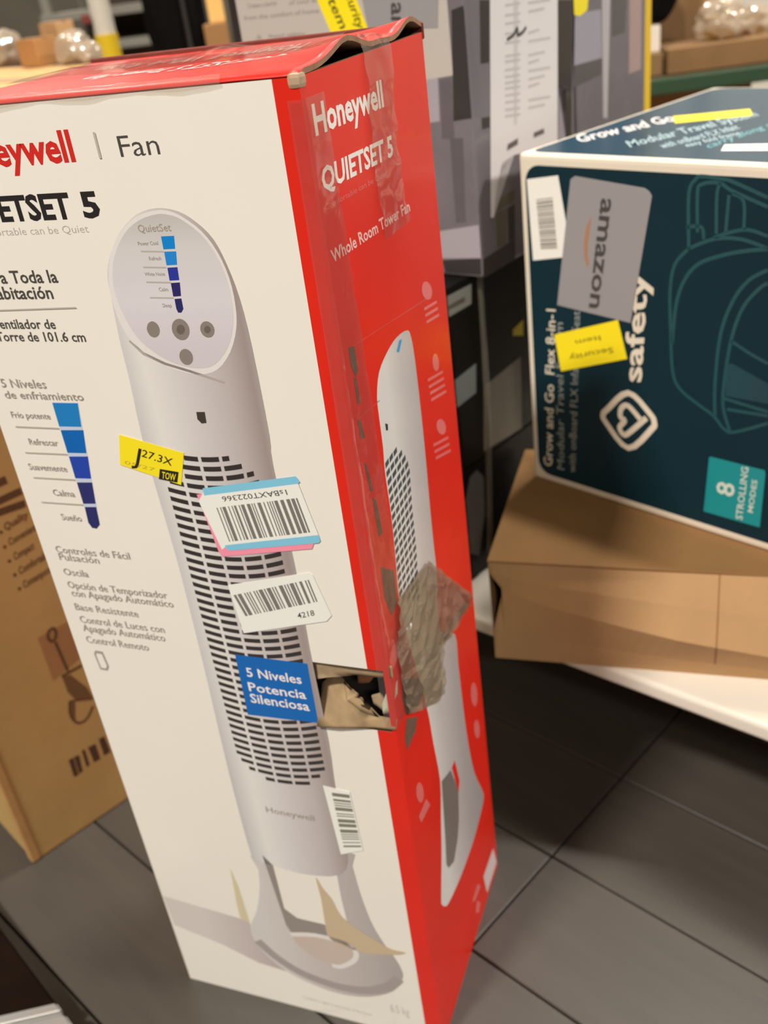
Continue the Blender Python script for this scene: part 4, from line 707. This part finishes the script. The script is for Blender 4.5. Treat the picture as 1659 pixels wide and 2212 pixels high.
# ------------------------------------------------------------------ brown carton standing behind on the left
LU, LV = Vector(PLANES['LB'][1]), Vector((-PLANES['LB'][1][1], PLANES['LB'][1][0], 0))
Lo = Vector(PLANES['LB'][0])
lw_, ld_, lh_ = .52, .40, .86
lc = thing('brown_carton', 'large brown cardboard carton with dark printed text, standing left of the fan box', 'box', Lo + LV*.26 + LU*.2)
fr = frame(Lo, LU, LV)                                                # local x = along right face, y = to the left, z up
def lbox(name, x0, x1, y0, y1, z0, z1, m, par, bev=.004): return put(name, boxmesh(name, x1-x0, y1-y0, z1-z0, bev, 2, (x0, y0, z0)), par, m, fr)
lbox('carton_body', .0, ld_, 0, lw_, 0, lh_, kraft_left, lc)
lbox('corner_fold', -.0032, .012, -.0018, .016, .001, lh_-.01, M('kraft_fold', (186, 142, 84), .85, var=.1, vscale=25), lc, .003)
lbox('top_flap', .002, ld_-.002, .002, lw_-.002, lh_, lh_+.004, kraft, lc, .001)
lb_ink = M('brown_print_ink', (96, 66, 34), .8); lb_ink2 = M('brown_print_hatch', (116, 84, 46), .8)
flats('printed_mark', SHAPES['lb_txt'], 'LB', 2, lb_ink, lc); lettering('printed_text', 'LB', ('lbrown',), 2, lb_ink, lc, .02)
dr = strokes('printed_drawing', SHAPES['lb_line'], 'LB', 3, lb_ink, lc); flats('drawing_shade', SHAPES['lb_hatch'], 'LB', 2, lb_ink2, dr)
flats('bar_code_bar', SHAPES['lb_bar'], 'LB', 2, M('bar_ink', (82, 54, 30), .8), lc)
flat('clear_tape', [[(.12, .36), (.20, .36), (.20, .30), (.12, .28)]], 'LB', 2, tape_film, lc)

# ------------------------------------------------------------------ low dark platform at the bottom left
pr = Vector((.892, -.452, 0)).normalized(); dS = Vector((-.873, -.487, 0)).normalized()
pc = Vector((-.478, -.102, 0))
base = thing('platform_cart', 'low dark brown platform with a ribbed grey metal edge, bottom left corner', 'platform', pc - pr*.3 + dS*.3)
def prism(name, pts, z0, z1, m, par):
    n = len(pts); vs = [(p.x, p.y, z0) for p in pts] + [(p.x, p.y, z1) for p in pts]
    bm = bmesh.new(); bv_ = [bm.verts.new(v) for v in vs]
    for i in range(n): bm.faces.new((bv_[i], bv_[(i+1) % n], bv_[n+(i+1) % n], bv_[n+i]))
    bm.faces.new(bv_[:n][::-1]); bm.faces.new(bv_[n:]); bmesh.ops.recalc_face_normals(bm, faces=bm.faces[:])
    bmesh.ops.bevel(bm, geom=bm.edges[:], offset=.0025, segments=2, affect='EDGES')
    me = bpy.data.meshes.new(name); bm.to_mesh(me); bm.free()
    return put(name, me, par, m)
prism('deck', [pc, pc - pr*.8, pc - pr*.8 + dS*.7, pc + dS*.7], .012, .045, M('dark_brown_deck', (20, 10, 4), .9, spec=.08, var=.2, vscale=12), base)
alu = M('brushed_aluminium', (178, 174, 168), .35, metal=.5, spec=.6)
for a_, b_, h_ in ((.001, .017, .050), (.018, .024, .042), (.025, .046, .049), (.047, .090, .045)):
    prism('edge_profile', [pc + pr*a_, pc + pr*b_, pc + pr*b_ + dS*.7, pc + pr*a_ + dS*.7], .012, h_, alu, base)
for u_, v_ in ((.1, .15), (.6, .15), (.1, .55), (.6, .55)):
    q_ = pc - pr*u_ + dS*v_; put('caster', cyl('caster', .02, .0125, 12), base, M('black_rubber', (26, 24, 22), .7), Matrix.Translation(q_))

# ------------------------------------------------------------------ white table on the right
TE = Vector((-.065, .503, 0)); td = Vector((.9353, -.3537, 0)).normalized(); tn = Vector((-td.y, td.x, 0))
ft = frame(TE - td*.55, td, tn)
tb = thing('display_table', 'low white laminate table carrying the stacked boxes on the right', 'table', TE + td*.3 + tn*.5)
tw_m = M('white_laminate', (222, 214, 198), .4, .2, var=.03, vscale=5)
put('table_top', boxmesh('table_top', 1.75, 1.15, .027, .009, 4, (0, 0, .233)), tb, tw_m, ft)
put('apron', boxmesh('apron', 1.5, .02, .06, .003, 2, (.12, .34, .173)), tb, tw_m, ft)
for x_, y_ in ((.16, .36), (1.55, .36), (.16, 1.05), (1.55, 1.05)):
    put('leg', boxmesh('leg', .045, .045, .233, .004, 2, (x_, y_, 0)), tb, M('white_metal_leg', (206, 200, 190), .4), ft)

# ------------------------------------------------------------------ crushed brown carton on the table
bo = Vector((-.021, .419, .26)); bu = Vector((.998, .059, 0)).normalized(); bv = Vector((-bu.y, bu.x, 0))
bh, bw_, bdp = .1645, .62, .33
cb = thing('crushed_carton', 'brown cardboard carton with a creased bulging front, under the dark teal box', 'box', bo + bu*.3 + bv*.16)
fb = frame(bo, bu, bv)
vs, fs = [], []
N = 40
def crease(s): return bh*(.72 - .36*min(1, max(0, (s-.02)/.36))**.8)
prof = []
for i in range(N+1):
    s = bw_*i/N; c = crease(s); k = min(1, s/.10)
    out = .006 + .026*min(1, s/.25)
    inx = .018*math.exp(-s/.03)
    prof.append([(s, 0.0, 0.0), (s, -out*.35+inx*.3, c*.40), (s + (inx if i == 0 else 0), -out+inx, c), (s, -out*.55+inx*.4, (c+bh)/2), (s, 0.002*math.sin(s*9), bh)])
for row in prof: vs += row
for i in range(N):
    for j in range(4): a = i*5+j; fs.append((a, a+5, a+6, a+1))
put('front_panel', mesh('front_panel', vs, fs, None, False), cb, M('kraft_front', (184, 144, 98), .8, var=.05, vscale=10, bump=.1, bscale=120), fb)
vs, fs, mi = [], [], []
quad((0, 0, 0), (0, 0, bh), (0, bdp, bh), (0, bdp, 0), 0); quad((0, bdp, 0), (0, bdp, bh), (bw_, bdp, bh), (bw_, bdp, 0), 0); quad((bw_, 0, 0), (bw_, bdp, 0), (bw_, bdp, bh), (bw_, 0, bh), 0); quad((0, 0, 0), (0, bdp, 0), (bw_, bdp, 0), (bw_, 0, 0), 0)
put('carton_body', mesh('carton_body', vs, fs, mi), cb, kraft, fb)
put('top_panel', boxmesh('top_panel', bw_+.002, bdp+.002, .003, .0012, 2, (-.001, -.001, bh-.0025)), cb, M('kraft_top_shaded', (138, 100, 56), .85, var=.08, vscale=9, bump=.15, bscale=30), fb)  # darker than the front panel: shade on the top is put into the colour
sv, sf = [], []
for k_, (dx_) in enumerate((0, .0018)):
    row = prof[19]
    for (s_, y_, z_) in row: sv.append((s_+dx_, y_-.0006, z_))
for j_ in range(1, 4): sf.append((j_, j_+1, j_+6, j_+5))
put('panel_seam', mesh('panel_seam', sv, sf), cb, M('seam_shade', (150, 106, 62), .9), fb)

# ------------------------------------------------------------------ teal stroller box
to, tu_, tv2 = Vector(PLANES['TF'][0]), Vector(PLANES['TF'][1]), Vector(PLANES['TT'][2])
TH, TWd, TDp = .4765, .66, .49
tl = thing('stroller_box', 'dark teal car seat and stroller box with a white border, lying on a brown carton', 'box', to + tu_*.33 + tv2*.245)
ftl = frame(to, tu_, tv2)
cream = M('cream_board', (226, 214, 192), .5, .2, var=.03, vscale=12)
put('carton_body', boxmesh('carton_body', TWd, TDp, TH, .007, 3), tl, cream, ftl)
teal = M('teal_print', (8, 42, 52), .5, .03, spec=.22, var=.06, vscale=6, coat_rough=.2)
def rounded(u0, v0, u1, v1, r, n=7):
    pts = []
    for (cx_, cy_, a0) in ((u1-r, v0+r, -90), (u1-r, v1-r, 0), (u0+r, v1-r, 90), (u0+r, v0+r, 180)):
        for i in range(n): a = math.radians(a0+90*i/(n-1)); pts.append((cx_+r*math.cos(a), cy_+r*math.sin(a)))
    return pts
tp = flat('teal_panel', [rounded(.0105, .0125, .649, .4625, .022)], 'TF', 1, teal, tl)
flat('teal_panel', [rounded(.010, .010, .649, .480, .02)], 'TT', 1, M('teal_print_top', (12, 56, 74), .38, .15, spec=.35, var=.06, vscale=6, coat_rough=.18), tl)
line_m = M('teal_line_ink', (10, 74, 80), .35, .4)
dw = strokes('printed_drawing', SHAPES['t_line'], 'TF', 2, line_m, tl); dw['label'] = 'teal line drawing of a stroller and car seat'
flat('drawing_fill', SHAPES['t_fill'], 'TF', 3, M('teal_fill_ink', (6, 64, 74), .35, .4), dw)
lettering('printed_logo_text', 'TF', ('twhite',), 3, cream, tl, .022); strokes('printed_logo', SHAPES['t_logo'], 'TF', 3, cream, tl)
lettering('printed_text', 'TF', ('tcream',), 5, cream, tl, .01, only=('Grow and Go  Flex 8-in-1',)); lettering('printed_text', 'TF', ('tgrey',), 5, M('grey_teal_ink', (150, 156, 148), .5), tl, .0, only=('Modular Travel System', 'with onBoard FLX Infant Car Seat'))
bg = flat('teal_badge', SHAPES['t_badge'], 'TF', 4, M('bright_teal_ink', (0, 140, 142), .4, .3), tl)
lettering('badge_text', 'TF', ('tcream', 'tgrey'), 6, M('badge_cream', (206, 214, 198), .5), bg, .014, only=('8', 'STROLLING', 'MODES'))
wl = flat('barcode_label', SHAPES['t_white'], 'TF', 7, white_label, tl, .0003); barcode('bar_code', SHAPES['bc4'][0], 'TF', 10, M('fine_bar_ink', (116, 106, 96), .5), wl, 4, 60, along=False)
am = flat('grey_sticker', SHAPES['t_amazon'], 'TF', 10, M('silver_grey_label', (150, 146, 146), .45, .1), tl, .0008); am['label'] = 'silver grey sticker with large sideways dark lettering'
lettering('sticker_text', 'TF', ('agrey',), 15, M('charcoal_ink', (70, 64, 64), .5), am, .02); flat('smile_mark', SHAPES['t_smile'], 'TF', 15, M('dull_orange_ink', (168, 122, 92), .5), am)
ys = flat('yellow_sticker', SHAPES['t_yellow'], 'TF', 16, yellow_label, tl, .0004); ys['label'] = 'yellow sticker printed Security Item upside down'
lettering('sticker_text', 'TF', ('olive',), 19, M('olive_ink', (128, 110, 20), .5), ys, .01)
lettering('printed_text', 'TT', ('twhite2',), 3, white_ink, tl, .02); lettering('printed_text', 'TT', ('ttgrey',), 3, M('pale_teal_ink', (168, 190, 192), .5), tl, .008); lettering('printed_text', 'TT', ('ttteal',), 3, M('mid_teal_ink', (104, 158, 162), .5), tl, .008)
flat('yellow_sticker', SHAPES['tt_yellow'], 'TT', 5, yellow_label, tl, .0004); flat('white_sticker', SHAPES['tt_white'], 'TT', 5, white_label, tl, .0004)

# ------------------------------------------------------------------ black cartons and grey boxes stacked behind
BU = Vector(PLANES['BR'][1]); BV = Vector((-BU.y, BU.x, 0)); Bo = Vector(PLANES['BR'][0])
fbk = frame(Bo, BU, BV)
blk = M('black_carton_print', (12, 9, 8), .5, .03, spec=.2, var=.15, vscale=10)
k1 = thing('black_carton', 'black carton on the white table, lower of the two black ones', 'box', Bo + BU*.28 + BV*.19 + Vector((0, 0, .26)), 'black cartons under the grey boxes')
put('carton_body', boxmesh('carton_body', .56, .38, .196, .004, 2, (0, 0, .26)), k1, blk, fbk)
flat('printed_picture', SHAPES['bk_blob'], 'BR', 2, M('dim_grey_print', (92, 90, 86), .5), k1)
k2 = thing('black_carton', 'black carton with white address labels, under the tall grey box', 'box', Bo + BU*.28 + BV*.19 + Vector((0, 0, .457)), 'black cartons under the grey boxes')
put('carton_body', boxmesh('carton_body', .56, .38, .284, .004, 2, (0, 0, .457)), k2, blk, fbk)
lbm = M('dim_label', (170, 172, 164), .5)
q1 = flat('address_label', SHAPES['bk_label'], 'BR', 2, lbm, k2, .0003); flat('label_print', SHAPES['bk_labelin'], 'BR', 5, M('label_grey_ink', (110, 108, 100), .5), q1)
flat('address_label', SHAPES['bk_label2'], 'BR', 2, M('blue_edged_label', (150, 160, 160), .5), k2, .0003); flat('printed_panel', SHAPES['bk_grey'], 'BR', 2, M('grey_print_panel', (128, 120, 108), .5), k2)
flat('yellow_sticker', SHAPES['bk_yel'], 'BR', 4, yellow_label, k2, .0003)
vs, fs = [], []
for i in range(25):
    t_ = i/24; zz = .29 + .45*t_
    c_ = Bo + BU*(.078 - .028*(1-t_)**2) + Vector((0, 0, zz)); nrm = Vector((BU.y, -BU.x, 0))
    for a_, d_ in ((-.005, .001), (-.002, .006), (.002, .006), (.005, .001)): vs.append(c_ + BU*a_ + nrm*d_)
for i in range(24):
    for j in range(3): a = i*4+j; fs.append((a, a+1, a+5, a+4))
wrap = put('wrap_fold', mesh('wrap_fold', vs, fs, None, True), k2, film_mat('stretch_wrap', (230, 225, 215), .2, .25, (150, 140, 124))); wrap['label'] = 'fold of clear stretch wrap hanging down'

Go = Vector(PLANES['GF'][0]); gE = Vector(PLANES['GF'][1]); gD = Vector(PLANES['GR'][1]); zg0, zg1 = .742, 1.26
fg = frame(Go, gD, -gE)                                              # x = back along right face, y = to the left
grey_m = M('grey_lilac_print', (112, 105, 110), .42, .3, var=.12, vscale=9)
ga = thing('grey_box', 'tall grey printed box with a white text panel, behind the fan box', 'box', Go + gD*.14 - gE*.2 + Vector((0, 0, zg0)))
put('carton_body', boxmesh('carton_body', .279, .40, zg1-zg0, .004, 2, (0, 0, zg0)), ga, grey_m, fg)
flat('white_panel', [[(-.383, .80), (-.024, 1.0015), (-.0225, 1.25), (-.383, 1.25)]] if False else [[(-.383, .86), (-.20, .86), (-.06, .998), (-.024, 1.0015), (-.024, 1.25), (-.383, 1.25)]], 'GF', 1, M('off_white_panel', (190, 180, 170), .5, .2), ga)
flat('dark_spine', [[(-.3985, .75), (-.384, .75), (-.384, 1.25), (-.3985, 1.25)]], 'GF', 1, M('dark_spine_print', (46, 36, 34), .5), ga)
for nm, key, cc in (('printed_picture', 'gf_dark', (52, 48, 48)), ('printed_picture', 'gf_lilac', (164, 154, 160)), ('printed_picture', 'gf_mid', (98, 90, 96)), ('printed_picture', 'gf_str', (92, 86, 90))):
    flats(nm, SHAPES[key], 'GF', 2, M('print_'+key, cc, .45, .2), ga)
lettering('printed_text', 'GF', ('ggrey',), 3, M('soft_grey_ink', (142, 134, 128), .5), ga, .006); flat('warning_mark', SHAPES['g_tri'], 'GF', 3, mid_ink, ga)
ays = flat('grey_sticker', SHAPES['g_amz'], 'GF', 4, M('silver_grey_label', (150, 146, 146)), ga, .0005); lettering('sticker_text', 'GF', ('agrey',), 8, M('charcoal_ink', (70, 64, 64)), ays, .02)
yys = flat('yellow_sticker', SHAPES['g_yel'], 'GF', 8, yellow_label, ga, .0004); lettering('sticker_text', 'GF', ('gblack',), 11, M('olive_black_ink', (70, 62, 20), .5), yys, .012)
pp = flat('taped_paper_sheet', SHAPES['g_pap'], 'GR', 4, M('paper_sheet', (226, 218, 216), .6), ga, .0006); pp['label'] = 'white printed paper sheet taped to the side'
flat('sheet_print', SHAPES['g_txt'], 'GR', 8, M('faint_grey_ink', (196, 188, 186), .6), pp); flat('sheet_crease', SHAPES['g_crease'], 'GR', 7, M('crease_grey', (206, 198, 196), .6), pp)
flats('sheet_mark', SHAPES['g_mark'], 'GR', 9, M('brown_grey_ink', (104, 92, 92), .6), pp); strokes('pen_mark', SHAPES['g_pen'], 'GR', 9, dark_ink, pp)
for key, cc in (('gr_dark', (52, 44, 42)), ('gr_olive', (92, 84, 68)), ('gr_lilac', (158, 148, 154))): flats('printed_picture', SHAPES[key], 'GR', 2, M('print_'+key, cc, .45, .2), ga)
gb = thing('grey_box', 'second tall grey printed box with a yellow taped edge, behind the teal box', 'box', Go + gD*.42 - gE*.2 + Vector((0, 0, zg0)))
put('carton_body', boxmesh('carton_body', .262, .40, zg1-zg0, .004, 2, (.284, 0, zg0)), gb, grey_m, fg)
for key, cc in (('gb_lil', (158, 152, 164)), ('gb_dark', (88, 82, 82)), ('gb_light', (184, 176, 178)), ('gb_pink', (168, 142, 138))): flats('printed_picture', SHAPES[key], 'GR', 2, M('print_'+key, cc, .45, .2), gb)
flat('yellow_sticker', SHAPES['gb_yel'], 'GR', 4, yellow_label, gb, .0004)
put('edge_tape', boxmesh('edge_tape', .024, .016, zg1-zg0-.004, .002, 1, (.5235, -.0012, zg0+.002)), gb, M('yellow_tape', (224, 184, 40), .45), fg)

# ------------------------------------------------------------------ background, far left
kraft_far = M('kraft_far', (206, 160, 100), .8, var=.08, vscale=6); kraft_far2 = M('kraft_far_brown', (170, 122, 70), .8, var=.1, vscale=10)  # lighter and darker kraft tones for separate cartons
plastic = film_mat('plastic_wrap_film', (240, 232, 220), .08, .42, (214, 196, 172), .7, 22, 1.6)
def upright(name, label, cat, loc, w, d, h, rz, m, group=None, bev=.004, parts=True):
    t = thing(name, label, cat, loc, group, rz)
    mw = wm(t)
    put('carton_body', boxmesh('carton_body', w, d, h, bev, 2, (-w/2, -d/2, 0)), t, m, mw)
    if parts:
        put('flap', boxmesh('flap', w-.004, d*.49, .004, .001, 1, (-w/2+.002, -d/2+.001, h)), t, m, mw); put('flap', boxmesh('flap', w-.004, d*.49, .004, .001, 1, (-w/2+.002, .002, h)), t, m, mw)
        put('packing_tape', boxmesh('packing_tape', w*1.004, .05 if d > .2 else d*.2, .0008, 0, 1, (-w/2-w*.002, -.025 if d > .2 else -d*.1, h+.0042)), t, M('brown_tape', (186, 150, 104), .3, .3), mw)
    return t
az = math.atan2(-.447, .894)
bk_c = Vector((-1.50, 1.44, 0))
upright('pallet_carton', 'wide tan carton behind the fan box carrying wrapped goods, top left', 'box', bk_c, 1.25, .50, .994, az, kraft_far)
ZT = 1.0
def on_top(px, py): 
    d = (_fw + _r2*((px-CXP)/FPX) - _u2*((py-CYP)/FPX)); t = (ZT-CAM.z)/d.z; return CAM + d*t
P = on_top(92, 141); upright('small_carton', 'small brown carton wrapped in clear film on the wide tan carton', 'box', P, .088, .07, .062, az+.1, kraft_far2, 'small goods on the tan carton', .002)
P2 = on_top(112, 139.2); upright('small_carton', 'upright lighter brown carton standing behind the small one', 'box', P2 + Vector((-.03, .10, 0)), .11, .05, .092, az-.05, M('kraft_far_pale', (182, 142, 96), .8, var=.1, vscale=12), 'small goods on the tan carton', .002)
def bundle(name, label, px, py, sx, sy, sz, seed):
    P = on_top(px, py); bm = bmesh.new(); bmesh.ops.create_icosphere(bm, subdivisions=4, radius=1)
    for v in bm.verts:
        k = 1 + .28*noise.noise(v.co*1.9+Vector((seed, 0, 0))) + .14*abs(noise.noise(v.co*5+Vector((0, seed, 0))))
        c = v.co*k; c = Vector((max(-.9, min(.9, c.x)), max(-.9, min(.9, c.y)), max(-.8, c.z))); v.co = Vector((c.x*sx, c.y*sy, (c.z+.8)*sz))
    me = bpy.data.meshes.new(name); bm.to_mesh(me); bm.free()
    t = thing(name, label, 'package', P, 'wrapped goods on the tan carton'); put('film', me, t, plastic, wm(t))
    put('contents', boxmesh('contents', sx*1.1, sy*1.1, sz*1.1, sz*.15, 2, (-sx*.55, -sy*.55, .001)), t, M('contents_%d' % seed, ((120, 98, 76), (150, 140, 128), (184, 176, 164))[seed % 3], .6, var=.3, vscale=40), wm(t) @ Matrix.Rotation(az, 4, 'Z'))
    return t
bundle('plastic_bundle', 'dark bundle in shiny clear plastic at the far left edge', 18, 141, .060, .06, .048, 3)
bundle('plastic_bundle', 'crumpled clear plastic bundle between the small carton and the post', 168, 135.5, .042, .05, .040, 4)
bundle('plastic_bundle', 'pale plastic wrapped packet beside the yellow foot of the post', 198, 133.5, .026, .04, .026, 5)
# post
pp_ = at(241, 128, 3.2); post = thing('column_post', 'round white steel post with a yellow painted foot', 'post', (pp_.x, pp_.y, 0))
zy = at(232, 72, 3.2).z
put('yellow_foot', cyl('yellow_foot', .037, zy, 24), post, M('safety_yellow', (226, 190, 30), .5), wm(post)); put('white_shaft', cyl('white_shaft', .034, 8.2-zy, 24), post, M('post_white', (214, 206, 190), .5), wm(post) @ Matrix.Translation((0, 0, zy)))
put('red_tag', boxmesh('red_tag', .03, .012, .028, .003, 1, (-.048, -.045, zy+.035)), post, M('red_tag', (128, 60, 50), .6), wm(post))
# steel shelving
sh = thing('steel_shelving', 'grey steel shelving with dark shelf bays behind the post', 'shelf', at(285, 60, 4.4).to_2d().to_3d(), None, math.radians(8))
stl = M('galvanised_steel', (150, 144, 132), .45, metal=.3)
for x_ in (-.32, .22):
    for y_ in (-.18, .18): put('upright_post', boxmesh('upright_post', .035, .035, 2.2, .003, 1, (x_, y_, 0)), sh, stl, wm(sh))
for z_ in (.15, .60, .93, 1.06, 1.5, 2.0): put('shelf_board', boxmesh('shelf_board', .60, .42, .035, .003, 1, (-.33, -.19, z_)), sh, stl, wm(sh))
put('back_panel', boxmesh('back_panel', .58, .01, 2.1, .001, 1, (-.32, .19, .05)), sh, M('dark_back_panel', (70, 56, 42), .8), wm(sh))
slab('wall_inner', -7, 5.6, -.05, -1.2, 5.7, 3.2, M('dark_partition', (98, 90, 76), .8, var=.15, vscale=3))
# black bag and cartons between shelving and grey box
bp_ = at(392, 110, 3.0); bagb = thing('black_bag', 'bulky black bag on a stack left of the grey box', 'bag', (bp_.x, bp_.y, .90), None, math.radians(23))
bm = bmesh.new(); bmesh.ops.create_icosphere(bm, subdivisions=4, radius=1)
for v in bm.verts:
    c = v.co.copy(); c = Vector((math.copysign(abs(c.x)**.6, c.x), math.copysign(abs(c.y)**.6, c.y), math.copysign(abs(c.z)**.55, c.z)))
    k = 1+.07*noise.noise(c*3); v.co = Vector((c.x*.086*k, c.y*.08*k, (c.z+1)*.20*(1 if c.z < 0 else k)))
me = bpy.data.meshes.new('bag_body'); bm.to_mesh(me); bm.free(); black_cloth = M('black_cloth', (10, 8, 7), .9, spec=.1, var=.2, vscale=40)
put('bag_body', me, bagb, black_cloth, wm(bagb)); put('strap', boxmesh('strap', .016, .012, .32, .003, 1, (.082, -.05, .0)), bagb, black_cloth, wm(bagb)); put('strap', boxmesh('strap', .012, .012, .28, .003, 1, (.035, -.092, .03)), bagb, M('black_strap', (40, 36, 32), .5), wm(bagb))
upright('support_carton', 'brown carton stack under the black bag', 'box', (bp_.x, bp_.y, 0), .30, .30, .896, math.radians(23), kraft_far2, None, .003, False)
c1 = at(473, 96, 2.6); upright('narrow_carton', 'brown carton left of the dark spine of the grey box', 'box', (c1.x, c1.y, 0), .060, .06, at(470, 48, 2.6).z, math.radians(23), M('kraft_mid', (150, 108, 62), .8), None, .003, False)
c2 = at(471, 48, 2.6); upright('narrow_carton', 'bright tan narrow carton standing on the brown one', 'box', (c2.x, c2.y, at(470, 48, 2.6).z), .040, .04, .22, math.radians(23), M('kraft_bright', (232, 182, 104), .7), None, .003, False)

# ------------------------------------------------------------------ background, far right: rack with green beam
gr0 = at(1380, 178, 2.45); gr1 = at(1760, 157, 2.45)
rk = thing('pallet_rack', 'storage rack with a dark green beam and black post behind the teal box', 'rack', ((gr0.x+gr1.x)/2, (gr0.y+gr1.y)/2, 0), None, math.atan2(gr1.y-gr0.y, gr1.x-gr0.x))
zb_ = (gr0.z+gr1.z)/2; rl = 1.0; mr = wm(rk)
put('beam', boxmesh('beam', rl, .04, .036, .004, 2, (-rl/2-.1, -.02, zb_-.018)), rk, M('green_steel', (30, 58, 32), .5, .2), mr)
put('deck', boxmesh('deck', rl, .55, .012, .001, 1, (-rl/2-.1, .02, zb_+.004)), rk, M('rack_deck', (92, 70, 46), .8), mr)
for x_, y_ in ((-.60, 0.02), (-.60, .53), (.36, .02), (.36, .53)): put('leg', boxmesh('leg', .03, .03, zb_-.02, .003, 1, (x_, y_, 0)), rk, M('black_steel', (24, 20, 18), .5), mr)
put('cross_brace', boxmesh('cross_brace', .96, .02, .03, .003, 1, (-.6, .55, .3)), rk, M('black_steel', (24, 20, 18)), mr)
bpst = thing('steel_post', 'black steel post at the top right edge behind the rack', 'post', mr @ Vector((.145, .66, 0)), None, 0)
put('shaft', boxmesh('shaft', .05, .05, 3.0, .004, 2, (-.025, -.025, 0)), bpst, M('black_steel', (24, 20, 18)), wm(bpst)); put('foot_plate', boxmesh('foot_plate', .12, .12, .01, .002, 1, (-.06, -.06, 0)), bpst, M('black_steel', (24, 20, 18)), wm(bpst))
zt2 = zb_+.019; rzk = math.atan2(gr1.y-gr0.y, gr1.x-gr0.x)
def rack(x, y, z=None): v = mr @ Vector((x, y, 0)); return Vector((v.x, v.y, zt2 if z is None else z))
upright('tray_carton', 'low open brown tray carton on the green beam', 'box', rack(.012, .12), .30, .16, .058, rzk, M('kraft_rack', (122, 88, 50), .8, var=.1, vscale=10), 'cartons on the rack', .002, False)
upright('tray_carton', 'short brown carton with a crumpled top at the left end of the rack', 'box', rack(-.177, .12), .058, .14, .052, rzk+.03, M('kraft_rack2', (120, 92, 54), .8, var=.1, vscale=10), 'cartons on the rack', .002, False)
upright('rack_carton', 'tall brown carton on the rack right of the black bag', 'box', rack(-.085, .32), .10, .16, .26, rzk, M('kraft_rack3', (120, 88, 52), .8, var=.08, vscale=10), 'cartons on the rack', .002, False)
upright('rack_carton', 'brown carton behind the crumpled plastic on the rack', 'box', rack(.035, .42), .12, .16, .24, rzk, M('kraft_rack4', (140, 106, 66), .8, var=.12, vscale=14), 'cartons on the rack', .002, False)
wb = upright('white_packet', 'small white packet leaning on the rack under the black bag', 'box', rack(-.166, .10, zt2+.052), .044, .03, .062, rzk-.1, M('white_packet', (226, 212, 196), .5), None, .003, False)
upright('under_carton', 'brown carton standing under the green beam', 'box', (mr @ Vector((-.15, .3, 0))), .5, .4, zb_-.03, rzk, M('kraft_under', (140, 92, 50), .8), None, .003, False)
bb = thing('black_bag', 'black bag on the white packet at the left end of the rack', 'bag', rack(-.165, .11, zt2+.1145), None, rzk)
bm = bmesh.new(); bmesh.ops.create_icosphere(bm, subdivisions=4, radius=1)
for v in bm.verts:
    k = 1+.1*noise.noise(v.co*2.5); c = v.co*k; v.co = Vector((c.x*.066 - .015*c.z, c.y*.045, (c.z+1)*.095 + .012*max(0, -c.x)))
me = bpy.data.meshes.new('bag_body'); bm.to_mesh(me); bm.free(); put('bag_body', me, bb, black_cloth, wm(bb)); put('handle', boxmesh('handle', .012, .012, .12, .003, 1, (-.03, -.02, .15)), bb, black_cloth, wm(bb))
ZT = zt2
def rackbundle(label, x, y, z, s, seed):
    bm = bmesh.new(); bmesh.ops.create_icosphere(bm, subdivisions=4, radius=1)
    for v in bm.verts:
        k = 1+.3*noise.noise(v.co*2.2+Vector((seed, 0, 0)))+.15*abs(noise.noise(v.co*6)); c = v.co*k; v.co = Vector((c.x*s, c.y*s*.7, (max(c.z, -.8)+.8)*s*.8))
    me = bpy.data.meshes.new('film'); bm.to_mesh(me); bm.free()
    t = thing('plastic_bundle', label, 'package', rack(x, y, z)); put('film', me, t, plastic, wm(t))
    put('contents', boxmesh('contents', s*1.1, s*.8, s*.9, s*.1, 2, (-s*.55, -s*.4, .001)), t, M('rack_contents', (168, 132, 80), .7, var=.4, vscale=50), wm(t))
rackbundle('crumpled shiny plastic bundle on the tray carton of the rack', .02, .13, zt2+.058, .062, 2.0)
rackbundle('pale crumpled plastic bag beside the black rack post', .118, .16, zt2+.058, .045, 6.0)
